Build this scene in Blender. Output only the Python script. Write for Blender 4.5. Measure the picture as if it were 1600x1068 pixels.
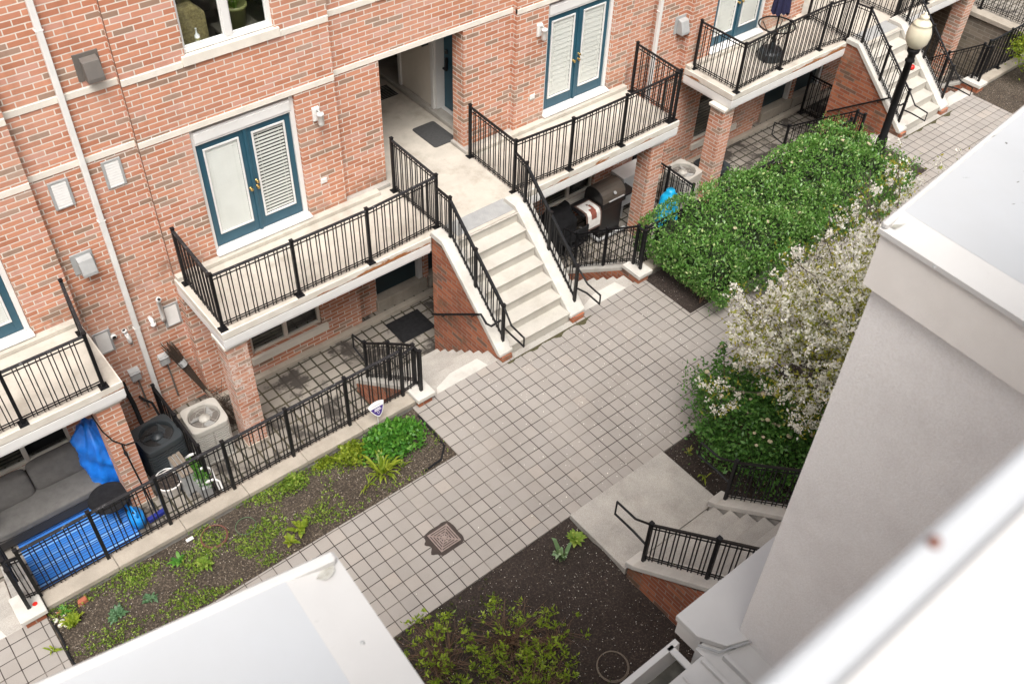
import bpy, bmesh, math, random
import numpy as np
from mathutils import Vector, Matrix

for o in list(bpy.data.objects): bpy.data.objects.remove(o)
scene = bpy.context.scene
COL = scene.collection
PI = math.pi
random.seed(7)
RNG = np.random.default_rng(11)

# ------------------------------------------------------------------ camera
cd = bpy.data.cameras.new('camera')
cam = bpy.data.objects.new('camera', cd); COL.objects.link(cam)
cd.sensor_width = 36.0
cd.lens = 1529.39575 / 1600 * 36
cd.clip_start = 0.05; cd.clip_end = 800
R0 = Vector((0.7727943, -0.6338103, 0.03276379))
R1 = Vector((-0.42928103, -0.56004347, -0.70856835))
R2 = Vector((0.46744707, 0.53351271, -0.70488114))
CAM = Vector((-4.27971, -7.07303, 11.07844))
cam.matrix_world = Matrix(((R0.x, -R1.x, -R2.x, CAM.x), (R0.y, -R1.y, -R2.y, CAM.y), (R0.z, -R1.z, -R2.z, CAM.z), (0, 0, 0, 1)))
cd.dof.use_dof = True
cd.dof.focus_distance = 14.0
cd.dof.aperture_fstop = 5.2
scene.camera = cam

# ------------------------------------------------------------------ light
SUN_EL, SUN_AZ = math.radians(60), math.radians(-124)   # azimuth measured from +X towards +Y: hazy light from in front of the houses
w = bpy.data.worlds.new('World'); scene.world = w; w.use_nodes = True
nt = w.node_tree; nt.nodes.clear()
sky = nt.nodes.new('ShaderNodeTexSky'); sky.sky_type = 'NISHITA'; sky.sun_disc = False
sky.sun_elevation = SUN_EL; sky.sun_rotation = math.radians(90) - SUN_AZ
sky.dust_density = 8.0; sky.air_density = 0.8; sky.ozone_density = 0.4
bg = nt.nodes.new('ShaderNodeBackground'); bg.inputs['Strength'].default_value = 0.12
ow = nt.nodes.new('ShaderNodeOutputWorld')
hs = nt.nodes.new('ShaderNodeHueSaturation'); hs.inputs['Saturation'].default_value = 0.45   # hazy white sky
nt.links.new(sky.outputs[0], hs.inputs['Color']); nt.links.new(hs.outputs[0], bg.inputs[0]); nt.links.new(bg.outputs[0], ow.inputs[0])
sl = bpy.data.lights.new('sun', 'SUN'); sl.energy = 1.5; sl.angle = math.radians(30); sl.color = (1.0, 0.985, 0.965)
sun = bpy.data.objects.new('sun', sl); COL.objects.link(sun)
sd = Vector((math.cos(SUN_EL) * math.cos(SUN_AZ), math.cos(SUN_EL) * math.sin(SUN_AZ), math.sin(SUN_EL)))
sun.rotation_euler = sd.to_track_quat('Z', 'Y').to_euler(); sun.location = (6, -4, 30)
scene.view_settings.view_transform = 'Standard'
scene.view_settings.look = 'None'
scene.view_settings.exposure = 0.88
scene.view_settings.gamma = 1.0

# ------------------------------------------------------------------ materials
class N:
    def __init__(s, name):
        s.m = bpy.data.materials.new(name); s.m.use_nodes = True
        s.t = s.m.node_tree; s.t.nodes.clear()
        s.out = s.n('ShaderNodeOutputMaterial'); s.p = s.n('ShaderNodeBsdfPrincipled')
        s.l(s.p.outputs[0], s.out.inputs[0])
    def n(s, kind, **kw):
        nd = s.t.nodes.new(kind)
        for k, v in kw.items(): setattr(nd, k, v)
        return nd
    def l(s, a, b): s.t.links.new(a, b)
    def set(s, nd, **kw):
        for k, v in kw.items(): nd.inputs[k.replace('_', ' ')].default_value = v
        return nd
    def pos(s): return s.n('ShaderNodeNewGeometry').outputs['Position']
    def noise(s, scale, detail=4, rough=0.55, vec=None):
        nd = s.n('ShaderNodeTexNoise'); nd.inputs['Scale'].default_value = scale
        nd.inputs['Detail'].default_value = detail; nd.inputs['Roughness'].default_value = rough
        s.l(vec if vec is not None else s.pos(), nd.inputs['Vector']); return nd
    def ramp(s, fac, stops, interp='LINEAR'):
        nd = s.n('ShaderNodeValToRGB'); cr = nd.color_ramp; cr.interpolation = interp
        while len(cr.elements) < len(stops): cr.elements.new(0.5)
        for e, (p, c) in zip(cr.elements, stops):
            e.position = p; e.color = (c[0], c[1], c[2], 1) if isinstance(c, (tuple, list)) else (c, c, c, 1)
        s.l(fac, nd.inputs[0]); return nd.outputs[0]
    def mix(s, fac, a, b, blend='MIX'):
        nd = s.n('ShaderNodeMix', data_type='RGBA', blend_type=blend)
        if isinstance(fac, float): nd.inputs[0].default_value = fac
        else: s.l(fac, nd.inputs[0])
        for v, i in ((a, 6), (b, 7)):
            if isinstance(v, (tuple, list)): nd.inputs[i].default_value = (v[0], v[1], v[2], 1)
            else: s.l(v, nd.inputs[i])
        return nd.outputs[2]
    def math(s, op, a, b=None, c=None):
        nd = s.n('ShaderNodeMath', operation=op)
        for v, i in ((a, 0), (b, 1), (c, 2)):
            if v is None: continue
            if isinstance(v, (int, float)): nd.inputs[i].default_value = v
            else: s.l(v, nd.inputs[i])
        return nd.outputs[0]
    def bump(s, h, strength=0.3, dist=0.01):
        nd = s.n('ShaderNodeBump'); nd.inputs['Strength'].default_value = strength; nd.inputs['Distance'].default_value = dist
        s.l(h, nd.inputs['Height']); s.l(nd.outputs[0], s.p.inputs['Normal'])
    def col(s, c):
        if isinstance(c, (tuple, list)): s.p.inputs['Base Color'].default_value = (c[0], c[1], c[2], 1)
        else: s.l(c, s.p.inputs['Base Color'])
    def rough(s, r):
        if isinstance(r, (int, float)): s.p.inputs['Roughness'].default_value = r
        else: s.l(r, s.p.inputs['Roughness'])

def plain(name, a, b=None, rough=0.6, scale=8, metal=0.0, bump=0.0, bscale=60, spec=0.5):
    m = N(name)
    b = b or tuple(x * 0.82 for x in a)
    m.col(m.ramp(m.noise(scale, 6, 0.6).outputs[0], [(0.35, b), (0.65, a)]))
    m.rough(rough); m.p.inputs['Metallic'].default_value = metal
    m.p.inputs['Specular IOR Level'].default_value = spec
    if bump: m.bump(m.noise(bscale, 4).outputs[0], bump, 0.004)
    return m.m

def brick_mat(name, tones, mortar, w=0.264, h=0.0800, joint=0.016, moss=0.0, bloom=False, base=False):
    m = N(name)
    sp = m.n('ShaderNodeSeparateXYZ'); m.l(m.pos(), sp.inputs[0])
    u = m.math('ADD', sp.outputs[0], sp.outputs[1])
    cb = m.n('ShaderNodeCombineXYZ'); m.l(u, cb.inputs[0]); m.l(sp.outputs[2], cb.inputs[1])
    bt = m.n('ShaderNodeTexBrick'); m.l(cb.outputs[0], bt.inputs['Vector'])
    m.set(bt, Color1=(0, 0, 0, 1), Color2=(1, 1, 1, 1), Mortar=(0.5, 0.5, 0.5, 1), Scale=1.0, Mortar_Size=joint / 2, Mortar_Smooth=0.15, Bias=0.0, Brick_Width=w, Row_Height=h)
    bt.offset = 0.5
    bc = m.ramp(bt.outputs['Color'], tones, 'CONSTANT')
    v = m.noise(26, 5, 0.65)
    bc = m.mix(m.math('MULTIPLY', v.outputs[0], 0.55), bc, m.mix(1.0, bc, (1.35, 1.2, 1.1), 'MULTIPLY'))
    v2 = m.noise(0.7, 3)
    bc = m.mix(m.ramp(v2.outputs[0], [(0.4, 0.0), (0.7, 0.35)]), bc, m.mix(1.0, bc, (0.72, 0.68, 0.66), 'MULTIPLY'))
    mc = m.mix(m.noise(9, 4).outputs[0], tuple(x * 0.82 for x in mortar), mortar)
    c = m.mix(bt.outputs['Fac'], bc, mc)
    if moss:
        mk = m.math('MULTIPLY', m.ramp(m.noise(2.1, 6, 0.7).outputs[0], [(0.52, 0.0), (0.68, 1.0)]), moss)
        c = m.mix(mk, c, (0.10, 0.075, 0.045))
    sv = m.n('ShaderNodeVectorMath', operation='MULTIPLY'); m.l(m.pos(), sv.inputs[0]); sv.inputs[1].default_value = (5.0, 5.0, 0.45)
    c = m.mix(m.ramp(m.noise(1.0, 5, 0.6, sv.outputs[0]).outputs[0], [(0.52, 0.0), (0.74, 0.38)]), c, m.mix(1.0, c, (0.62, 0.58, 0.54), 'MULTIPLY'))
    c = m.mix(m.ramp(m.noise(0.55, 6, 0.62).outputs[0], [(0.50, 0.0), (0.72, 0.22)]), c, (0.66, 0.56, 0.48))
    if base:   # brown weathering just above the balcony floor
        bz = m.math('MULTIPLY', m.ramp(m.math('ABSOLUTE', m.math('SUBTRACT', sp.outputs[2], 1.50)), [(0.0, 1.0), (0.30, 0.0)]), m.ramp(m.noise(1.3, 7, 0.7).outputs[0], [(0.44, 0.0), (0.60, 0.75)]))
        c = m.mix(bz, c, (0.15, 0.105, 0.075))
    if bloom:  # white salts on the column
        wz = m.math('MULTIPLY', m.ramp(m.noise(3.2, 8, 0.72).outputs[0], [(0.43, 0.0), (0.58, 0.9)]), m.ramp(m.noise(34, 3).outputs[0], [(0.42, 0.0), (0.60, 1.0)]))
        c = m.mix(wz, c, (0.66, 0.58, 0.52))
    m.col(c); m.rough(0.85)
    hgt = m.math('MULTIPLY', m.math('SUBTRACT', 1.0, bt.outputs['Fac']), 1.0)
    hh = m.math('ADD', hgt, m.math('MULTIPLY', v.outputs[0], 0.35))
    m.bump(hh, 0.55, 0.006)
    return m.m

def paver_mat(name, size, joint, tones, jdark, jsand, stain=0.0):
    m = N(name)
    vm = m.n('ShaderNodeVectorMath', operation='SCALE'); vm.inputs[3].default_value = 1.0 / size; m.l(m.pos(), vm.inputs[0])
    wob = m.noise(1.7, 2); 
    va = m.n('ShaderNodeVectorMath', operation='MULTIPLY_ADD'); m.l(wob.outputs['Color'], va.inputs[0]); va.inputs[1].default_value = (0.09, 0.09, 0); m.l(vm.outputs[0], va.inputs[2])
    bt = m.n('ShaderNodeTexBrick'); m.l(va.outputs[0], bt.inputs['Vector'])
    m.set(bt, Color1=(0, 0, 0, 1), Color2=(1, 1, 1, 1), Mortar=(0.5, 0.5, 0.5, 1), Scale=1.0, Mortar_Size=joint / size / 2, Mortar_Smooth=0.2, Bias=0.0, Brick_Width=1.0, Row_Height=1.0)
    bt.offset = 0.0
    bc = m.ramp(bt.outputs['Color'], tones)
    g = m.noise(160, 3, 0.7)
    bc = m.mix(0.30, bc, m.ramp(g.outputs[0], [(0.3, (0.12, 0.11, 0.10)), (0.7, (0.62, 0.58, 0.53))]), 'OVERLAY')
    big = m.noise(0.9, 5, 0.6)
    bc = m.mix(m.ramp(big.outputs[0], [(0.36, 0.0), (0.68, 0.55)]), bc, m.mix(1.0, bc, (0.74, 0.72, 0.70), 'MULTIPLY'))
    bc = m.mix(m.ramp(m.noise(5.5, 7, 0.7).outputs[0], [(0.58, 0.0), (0.74, 0.30)]), bc, (0.17, 0.15, 0.125))
    sand = m.ramp(m.noise(1.1, 5, 0.65).outputs[0], [(0.46, 0.0), (0.64, 0.8)])
    jc = m.mix(sand, jdark, jsand)
    c = m.mix(bt.outputs['Fac'], bc, jc)
    if stain:
        mk = m.math('MULTIPLY', m.ramp(m.noise(1.6, 6, 0.65).outputs[0], [(0.50, 0.0), (0.58, 1.0)]), stain)
        c = m.mix(mk, c, (0.045, 0.038, 0.032))
    m.col(c); m.rough(0.9)
    hh = m.math('ADD', m.math('SUBTRACT', 1.0, bt.outputs['Fac']), m.math('MULTIPLY', g.outputs[0], 0.2))
    m.bump(hh, 0.5, 0.005)
    return m.m

def concrete_mat(name, a, b, dirt=(0.16, 0.13, 0.10), amount=0.4, rough=0.85, speck=0.35):
    m = N(name)
    c = m.ramp(m.noise(3.0, 8, 0.62).outputs[0], [(0.34, b), (0.66, a)])
    c = m.mix(speck, c, m.ramp(m.noise(190, 3, 0.7).outputs[0], [(0.3, (0.2, 0.19, 0.18)), (0.7, (0.8, 0.78, 0.75))]), 'OVERLAY')
    st = m.n('ShaderNodeVectorMath', operation='MULTIPLY'); m.l(m.pos(), st.inputs[0]); st.inputs[1].default_value = (1.0, 1.0, 0.35)
    mk = m.ramp(m.noise(2.3, 9, 0.68, st.outputs[0]).outputs[0], [(0.50, 0.0), (0.78, amount)])
    c = m.mix(mk, c, dirt)
    m.col(c); m.rough(rough); m.bump(m.noise(120, 5, 0.7).outputs[0], 0.18, 0.004)
    return m.m

def metal_black():
    m = N('black_painted_iron')
    c = m.ramp(m.noise(14, 8, 0.7).outputs[0], [(0.55, (0.007, 0.007, 0.008)), (0.80, (0.03, 0.03, 0.033))])
    geo = m.n('ShaderNodeNewGeometry')
    sp = m.n('ShaderNodeSeparateXYZ'); m.l(geo.outputs['Normal'], sp.inputs[0])
    m.col(c); m.rough(m.ramp(m.noise(30, 4).outputs[0], [(0.3, 0.40), (0.7, 0.60)])); m.p.inputs['Specular IOR Level'].default_value = 0.28
    m.bump(m.noise(90, 4).outputs[0], 0.15, 0.002)
    return m.m

def worn_rail():
    m = N('worn_black_rail_paint')
    c = m.ramp(m.noise(20, 9, 0.75).outputs[0], [(0.56, (0.018, 0.018, 0.02)), (0.62, (0.09, 0.09, 0.095)), (0.74, (0.34, 0.33, 0.32))])
    m.col(c); m.rough(0.5); m.p.inputs['Specular IOR Level'].default_value = 0.3; return m.m

def rusty_white():
    m = N('white_fascia_paint_with_rust')
    base = m.ramp(m.noise(5, 6).outputs[0], [(0.3, (0.54, 0.50, 0.43)), (0.7, (0.66, 0.63, 0.57))])
    sc = m.n('ShaderNodeVectorMath', operation='MULTIPLY'); m.l(m.pos(), sc.inputs[0]); sc.inputs[1].default_value = (1.0, 1.0, 4.0)
    sp = m.n('ShaderNodeSeparateXYZ'); m.l(m.pos(), sp.inputs[0])
    band = m.ramp(m.math('ABSOLUTE', m.math('SUBTRACT', sp.outputs[2], 1.272)), [(0.0, 0.22), (0.05, 0.10), (0.11, 0.0)])
    right = m.ramp(m.math('FRACT', m.math('DIVIDE', m.math('ADD', sp.outputs[0], 1.0), 10.65)), [(0.12, 0.0), (0.20, 0.13), (0.33, 0.16), (0.36, 0.0), (0.75, 0.0), (0.80, 0.10), (0.86, 0.06)])
    k = m.math('ADD', m.math('ADD', m.noise(1.5, 8, 0.66, sc.outputs[0]).outputs[0], band), right)
    mk = m.ramp(k, [(0.755, 0.0), (0.795, 1.0)])
    rc = m.ramp(m.noise(28, 6, 0.7).outputs[0], [(0.35, (0.20, 0.065, 0.02)), (0.65, (0.42, 0.19, 0.07))])
    m.col(m.mix(mk, base, rc)); m.rough(0.55); return m.m

def soil_mat(name, petals=1.0, tones=((0.30, (0.010, 0.0072, 0.0055)), (0.52, (0.033, 0.0235, 0.0185)), (0.70, (0.125, 0.092, 0.072)))):
    m = N(name)
    c = m.ramp(m.noise(38, 8, 0.75).outputs[0], tones)
    c = m.mix(m.ramp(m.noise(1.6, 4).outputs[0], [(0.4, 0.0), (0.65, 0.55)]), c, m.mix(1.0, c, (0.55, 0.50, 0.47), 'MULTIPLY'))
    vo = m.n('ShaderNodeTexVoronoi'); vo.inputs['Scale'].default_value = 36; m.l(m.pos(), vo.inputs['Vector'])
    sp = m.n('ShaderNodeSeparateColor'); m.l(vo.outputs['Color'], sp.inputs[0])
    rad = m.math('MULTIPLY', m.math('GREATER_THAN', sp.outputs[0], 0.55), m.math('MULTIPLY', sp.outputs[1], 0.22))
    mk = m.math('MULTIPLY', m.math('LESS_THAN', vo.outputs['Distance'], rad), petals)
    c = m.mix(mk, c, (0.62, 0.57, 0.50))
    m.col(c); m.rough(0.95); m.bump(m.noise(60, 7, 0.7).outputs[0], 0.9, 0.02)
    return m.m

def leaf_mat(name, tones, trans=0.35, rough=0.45, spec=0.4, glow=(1.5, 1.6, 0.7)):
    m = N(name)
    geo = m.n('ShaderNodeNewGeometry')
    c = m.ramp(geo.outputs['Random Per Island'], tones)
    m.col(c); m.rough(rough); m.p.inputs['Specular IOR Level'].default_value = spec
    tr = m.n('ShaderNodeBsdfTranslucent'); m.l(m.mix(1.0, c, glow, 'MULTIPLY'), tr.inputs[0])
    ms = m.n('ShaderNodeMixShader'); ms.inputs[0].default_value = trans
    m.l(m.p.outputs[0], ms.inputs[1]); m.l(tr.outputs[0], ms.inputs[2]); m.l(ms.outputs[0], m.out.inputs[0])
    return m.m

def glass_mat(name, tint=(0.9, 0.95, 0.95), refl=0.10):
    m = N(name)
    tr = m.n('ShaderNodeBsdfTransparent'); tr.inputs[0].default_value = (*tint, 1)
    gl = m.n('ShaderNodeBsdfGlossy'); gl.inputs['Roughness'].default_value = 0.03
    fr = m.n('ShaderNodeLayerWeight'); fr.inputs[0].default_value = 0.5
    ms = m.n('ShaderNodeMixShader'); m.l(m.math('ADD', m.math('MULTIPLY', m.math('POWER', fr.outputs['Facing'], 4.0), 0.8), 0.04 + refl), ms.inputs[0])
    m.l(tr.outputs[0], ms.inputs[1]); m.l(gl.outputs[0], ms.inputs[2]); m.l(ms.outputs[0], m.out.inputs[0])
    return m.m

def stucco_mat():
    m = N('pale_grey_stucco')
    c = m.ramp(m.noise(1.3, 5).outputs[0], [(0.35, (0.79, 0.765, 0.735)), (0.65, (0.85, 0.825, 0.795))])
    g = m.noise(95, 4, 0.75)
    c = m.mix(0.40, c, m.ramp(g.outputs[0], [(0.38, (0.22, 0.215, 0.215)), (0.60, (0.72, 0.70, 0.70))]), 'OVERLAY')
    c = m.mix(m.ramp(m.noise(2.4, 6, 0.65).outputs[0], [(0.50, 0.0), (0.75, 0.28)]), c, (0.50, 0.45, 0.43))
    m.col(c); m.rough(0.95); m.bump(g.outputs[0], 0.8, 0.008); return m.m

def roof_metal(name, a, b, spots=True):
    m = N(name)
    c = m.ramp(m.noise(2.2, 6).outputs[0], [(0.35, b), (0.65, a)])
    if spots:
        mk = m.ramp(m.noise(16, 8, 0.72).outputs[0], [(0.66, 0.0), (0.78, 0.60)])
        c = m.mix(mk, c, (0.30, 0.29, 0.27))
        c = m.mix(m.ramp(m.noise(1.4, 8, 0.7).outputs[0], [(0.48, 0.0), (0.75, 0.28)]), c, (0.38, 0.37, 0.35))
    m.col(c); m.rough(0.5); return m.m

def striped_rug():
    m = N('blue_striped_woven_rug')
    sp = m.n('ShaderNodeSeparateXYZ'); m.l(m.pos(), sp.inputs[0])
    v = m.math('ADD', m.math('MULTIPLY', sp.outputs[1], 11.0), m.math('MULTIPLY', m.noise(0.9, 1).outputs[0], 0.3))
    n1 = m.n('ShaderNodeTexNoise', noise_dimensions='1D'); n1.inputs['Scale'].default_value = 2.6; n1.inputs['Detail'].default_value = 3; m.l(v, n1.inputs['W'])
    c = m.ramp(n1.outputs[0], [(0.34, (0.006, 0.015, 0.09)), (0.44, (0.012, 0.085, 0.36)), (0.52, (0.04, 0.24, 0.66)), (0.57, (0.012, 0.05, 0.26)), (0.66, (0.20, 0.42, 0.72))])
    m.col(c); m.rough(0.9); return m.m

ORANGE = [(0.0, (0.43, 0.190, 0.112)), (0.20, (0.49, 0.232, 0.145)), (0.40, (0.39, 0.168, 0.100)), (0.56, (0.455, 0.212, 0.135)), (0.72, (0.48, 0.255, 0.19)), (0.85, (0.27, 0.180, 0.130)), (0.94, (0.33, 0.225, 0.17))]
RED = [(0.0, (0.29, 0.092, 0.044)), (0.3, (0.36, 0.125, 0.060)), (0.6, (0.25, 0.080, 0.040)), (0.88, (0.15, 0.085, 0.060))]
M = {}
M['brick'] = brick_mat('orange_brick', ORANGE, (0.70, 0.64, 0.56), base=True)
M['brick_bloom'] = brick_mat('orange_brick_with_salts', ORANGE, (0.66, 0.58, 0.50), bloom=True)
M['brick_low'] = brick_mat('red_brown_shaded_brick', RED, (0.30, 0.22, 0.17), moss=0.75)  # low walls: their shade is put into these darker, redder tones
M['stone'] = concrete_mat('pale_stone_trim', (0.72, 0.68, 0.60), (0.63, 0.59, 0.52), amount=0.18, speck=0.15)
M['deck'] = concrete_mat('beige_concrete_deck', (0.50, 0.465, 0.405), (0.42, 0.39, 0.34), dirt=(0.19, 0.16, 0.115), amount=0.60, speck=0.25)
M['stairc'] = concrete_mat('pale_concrete_steps', (0.475, 0.455, 0.405), (0.41, 0.39, 0.35), dirt=(0.22, 0.19, 0.145), amount=0.35, speck=0.25)
M['coping'] = concrete_mat('whitish_concrete_coping', (0.56, 0.545, 0.50), (0.46, 0.445, 0.41), amount=0.35, speck=0.25)
M['greyc'] = concrete_mat('grey_concrete', (0.40, 0.385, 0.355), (0.32, 0.31, 0.288), amount=0.40, speck=0.7)
M['curb'] = concrete_mat('weathered_concrete_curb', (0.38, 0.34, 0.285), (0.30, 0.27, 0.225), amount=0.5)
M['path'] = paver_mat('grey_concrete_pavers', 0.2, 0.0135, [(0.0, (0.325, 0.305, 0.282)), (0.35, (0.35, 0.33, 0.305)), (0.7, (0.32, 0.304, 0.284)), (0.93, (0.355, 0.335, 0.31)), (1.0, (0.375, 0.345, 0.312))], (0.035, 0.026, 0.022), (0.22, 0.195, 0.17))
M['patio'] = paver_mat('worn_patio_pavers', 0.215, 0.034, [(0.0, (0.25, 0.232, 0.205)), (0.5, (0.31, 0.285, 0.25)), (1.0, (0.21, 0.19, 0.165))], (0.030, 0.028, 0.016), (0.085, 0.068, 0.038), stain=0.95)
M['soil'] = soil_mat('dark_garden_soil')
M['soil_pale'] = soil_mat('weedy_garden_soil', 0.9, ((0.32, (0.016, 0.012, 0.008)), (0.52, (0.062, 0.047, 0.033)), (0.68, (0.27, 0.22, 0.165))))
M['iron'] = metal_black()
M['rail'] = worn_rail()
M['fascia'] = rusty_white()
M['white'] = plain('white_paint', (0.70, 0.695, 0.675), (0.64, 0.635, 0.615), 0.4, 3)
M['cream'] = plain('cream_paint', (0.66, 0.62, 0.55), (0.60, 0.56, 0.49), 0.5, 3)
M['joint'] = plain('brown_joint_sealant', (0.16, 0.085, 0.055), (0.10, 0.055, 0.04), 0.7, 20)
M['teal'] = plain('teal_door_paint', (0.022, 0.085, 0.125), (0.018, 0.07, 0.105), 0.35, 4)
M['darkteal'] = plain('dark_teal_paint', (0.012, 0.035, 0.045), None, 0.35, 4)
M['blind'] = plain('white_blind_slats', (0.66, 0.655, 0.61), (0.62, 0.615, 0.57), 0.55, 3)
M['glass'] = glass_mat('window_glass', refl=0.03)
M['paneglass'] = glass_mat('door_glass', (0.96, 0.98, 0.98), 0.0)
M['dark'] = plain('dark_interior', (0.018, 0.016, 0.015), None, 0.8)  # near-black colour standing in for the shade inside rooms and hollows
M['room'] = plain('room_wall', (0.10, 0.085, 0.065), None, 0.8)
M['greybox'] = plain('grey_painted_metal', (0.36, 0.365, 0.36), (0.30, 0.305, 0.30), 0.5, 6)
M['hood'] = plain('taupe_painted_metal', (0.135, 0.12, 0.105), (0.11, 0.10, 0.09), 0.5, 6)
M['brass'] = plain('brass', (0.55, 0.38, 0.14), None, 0.3, 8, 1.0)
M['plastic'] = plain('white_plastic', (0.70, 0.695, 0.67), (0.63, 0.625, 0.60), 0.35, 5)
M['rubber'] = plain('black_rubber', (0.016, 0.016, 0.017), (0.010, 0.010, 0.011), 0.85, 12, bump=0.3, bscale=90, spec=0.2)
M['greymat'] = plain('charcoal_mat', (0.055, 0.055, 0.055), (0.042, 0.042, 0.042), 0.9, 20, bump=0.4, bscale=150)
M['sofa'] = plain('grey_woven_fabric', (0.125, 0.120, 0.114), (0.10, 0.096, 0.091), 0.95, 10, bump=0.5, bscale=260)
M['wicker'] = plain('dark_wicker', (0.03, 0.027, 0.025), None, 0.7, 40)
M['tarp'] = plain('blue_tarpaulin', (0.015, 0.20, 0.72), (0.010, 0.13, 0.55), 0.35, 6, bump=0.2, bscale=30)
M['cyan'] = plain('cyan_plastic', (0.01, 0.36, 0.62), (0.008, 0.28, 0.52), 0.4, 8)
M['canblue'] = plain('bright_blue_plastic', (0.012, 0.26, 0.72), None, 0.35, 6)
M['navy'] = plain('navy_canvas', (0.012, 0.012, 0.05), (0.008, 0.008, 0.035), 0.85, 14)
M['navyp'] = plain('navy_plastic', (0.012, 0.025, 0.22), None, 0.4, 8)
M['acbeige'] = plain('beige_ac_metal', (0.40, 0.383, 0.345), (0.35, 0.335, 0.30), 0.5, 5)
M['acdark'] = plain('slate_ac_metal', (0.035, 0.043, 0.048), (0.027, 0.033, 0.037), 0.45, 5)
M['blade'] = plain('grey_fan_blade', (0.26, 0.26, 0.25), None, 0.45, 5)
M['rug'] = striped_rug()
M['terracotta'] = plain('red_brick_chip', (0.36, 0.11, 0.06), None, 0.9, 30)
M['wood'] = plain('weathered_wood', (0.20, 0.165, 0.13), (0.15, 0.12, 0.09), 0.85, 12)
M['broom'] = plain('dry_twig', (0.055, 0.034, 0.022), (0.03, 0.02, 0.014), 0.9, 40)
M['bark'] = plain('grey_brown_bark', (0.085, 0.068, 0.055), (0.045, 0.036, 0.03), 0.9, 30, bump=0.4, bscale=80)
M['twig'] = plain('brown_twig', (0.16, 0.095, 0.055), (0.10, 0.058, 0.035), 0.85, 40)
M['globe'] = plain('cream_lamp_globe', (0.60, 0.565, 0.44), (0.55, 0.515, 0.39), 0.16, 2)
M['red'] = plain('red_plastic', (0.62, 0.025, 0.015), None, 0.35, 8)
M['purple'] = plain('purple_print', (0.045, 0.018, 0.16), None, 0.4, 8)
M['hosered'] = plain('rust_brown_hose', (0.16, 0.065, 0.045), None, 0.6, 20)
M['iron_drain'] = plain('rusty_drain_iron', (0.30, 0.24, 0.215), (0.22, 0.17, 0.15), 0.6, 20)
M['wet'] = plain('wet_dark_grout', (0.045, 0.032, 0.026), (0.03, 0.022, 0.018), 0.55, 10)
M['stucco'] = stucco_mat()
M['roofblue'] = roof_metal('pale_roof_membrane', (0.43, 0.442, 0.453), (0.405, 0.417, 0.428))
M['roofwhite'] = roof_metal('white_roof_flashing', (0.54, 0.53, 0.51), (0.49, 0.48, 0.465))
M['stuccocap'] = plain('cream_stucco_cap', (0.74, 0.705, 0.66), (0.68, 0.645, 0.60), 0.9, 4, bump=0.3, bscale=150)
M['gutter'] = roof_metal('white_gutter_metal', (0.62, 0.61, 0.585), (0.50, 0.49, 0.47))
M['grime'] = plain('roof_grime', (0.10, 0.095, 0.08), (0.05, 0.048, 0.04), 0.95, 12)
M['moss'] = plain('green_brown_moss', (0.075, 0.068, 0.03), (0.05, 0.045, 0.02), 0.95, 20, bump=0.6, bscale=60)
M['upholstery'] = plain('olive_patterned_fabric', (0.30, 0.24, 0.10), (0.14, 0.11, 0.045), 0.9, 26)
M['potgreen'] = plain('olive_glazed_pot', (0.26, 0.26, 0.10), (0.19, 0.19, 0.07), 0.4, 6)
M['oldstone'] = brick_mat('mossy_stone_blocks', [(0.0, (0.10, 0.088, 0.065)), (0.4, (0.135, 0.12, 0.09)), (0.7, (0.075, 0.068, 0.05))], (0.22, 0.20, 0.16), 0.34, 0.095, 0.016, 0.3)
M['lid'] = plain('bronze_grill_lid', (0.135, 0.115, 0.095), (0.11, 0.095, 0.08), 0.38, 5, 0.3)
M['blackmetal'] = plain('black_enamel', (0.012, 0.012, 0.013), None, 0.35, 8)
M['towel'] = plain('white_cotton_towel', (0.72, 0.70, 0.66), None, 0.95, 10)
M['towelbrown'] = plain('brown_cotton_print', (0.13, 0.08, 0.065), None, 0.95, 10)
M['towelred'] = plain('russet_cotton_print', (0.25, 0.075, 0.05), None, 0.95, 10)
M['lhedge'] = leaf_mat('hedge_leaf', [(0.0, (0.049, 0.120, 0.024)), (0.35, (0.086, 0.205, 0.035)), (0.7, (0.123, 0.264, 0.054)), (0.93, (0.205, 0.341, 0.099)), (1.0, (0.451, 0.512, 0.235))], 0.22, 0.38, 0.5)
M['lvib'] = leaf_mat('viburnum_leaf', [(0.0, (0.038, 0.105, 0.022)), (0.5, (0.069, 0.179, 0.034)), (1.0, (0.124, 0.260, 0.055))], 0.25)
M['lserv'] = leaf_mat('serviceberry_leaf', [(0.0, (0.139, 0.151, 0.021)), (0.5, (0.223, 0.247, 0.033)), (1.0, (0.318, 0.279, 0.053))], 0.35)
M['petal'] = leaf_mat('white_petal', [(0.0, (0.84, 0.82, 0.74)), (1.0, (0.92, 0.915, 0.87))], 0.5, 0.6, 0.2, (1.0, 1.0, 0.96))
M['chip'] = plain('pale_dry_chip', (0.42, 0.36, 0.28), (0.26, 0.21, 0.16), 0.95, 40)
M['lspir'] = leaf_mat('spirea_leaf', [(0.0, (0.128, 0.196, 0.017)), (0.5, (0.212, 0.306, 0.027)), (1.0, (0.323, 0.408, 0.051))], 0.35)
M['lweed'] = leaf_mat('weed_leaf', [(0.0, (0.103, 0.187, 0.025)), (0.5, (0.193, 0.298, 0.042)), (1.0, (0.345, 0.408, 0.090))], 0.35)
M['lbright'] = leaf_mat('bright_green_leaf', [(0.0, (0.044, 0.156, 0.020)), (0.5, (0.081, 0.244, 0.030)), (1.0, (0.156, 0.325, 0.050))], 0.35)
M['lblue'] = leaf_mat('blue_green_leaf', [(0.0, (0.06, 0.14, 0.06)), (1.0, (0.16, 0.27, 0.15))], 0.3)
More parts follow.
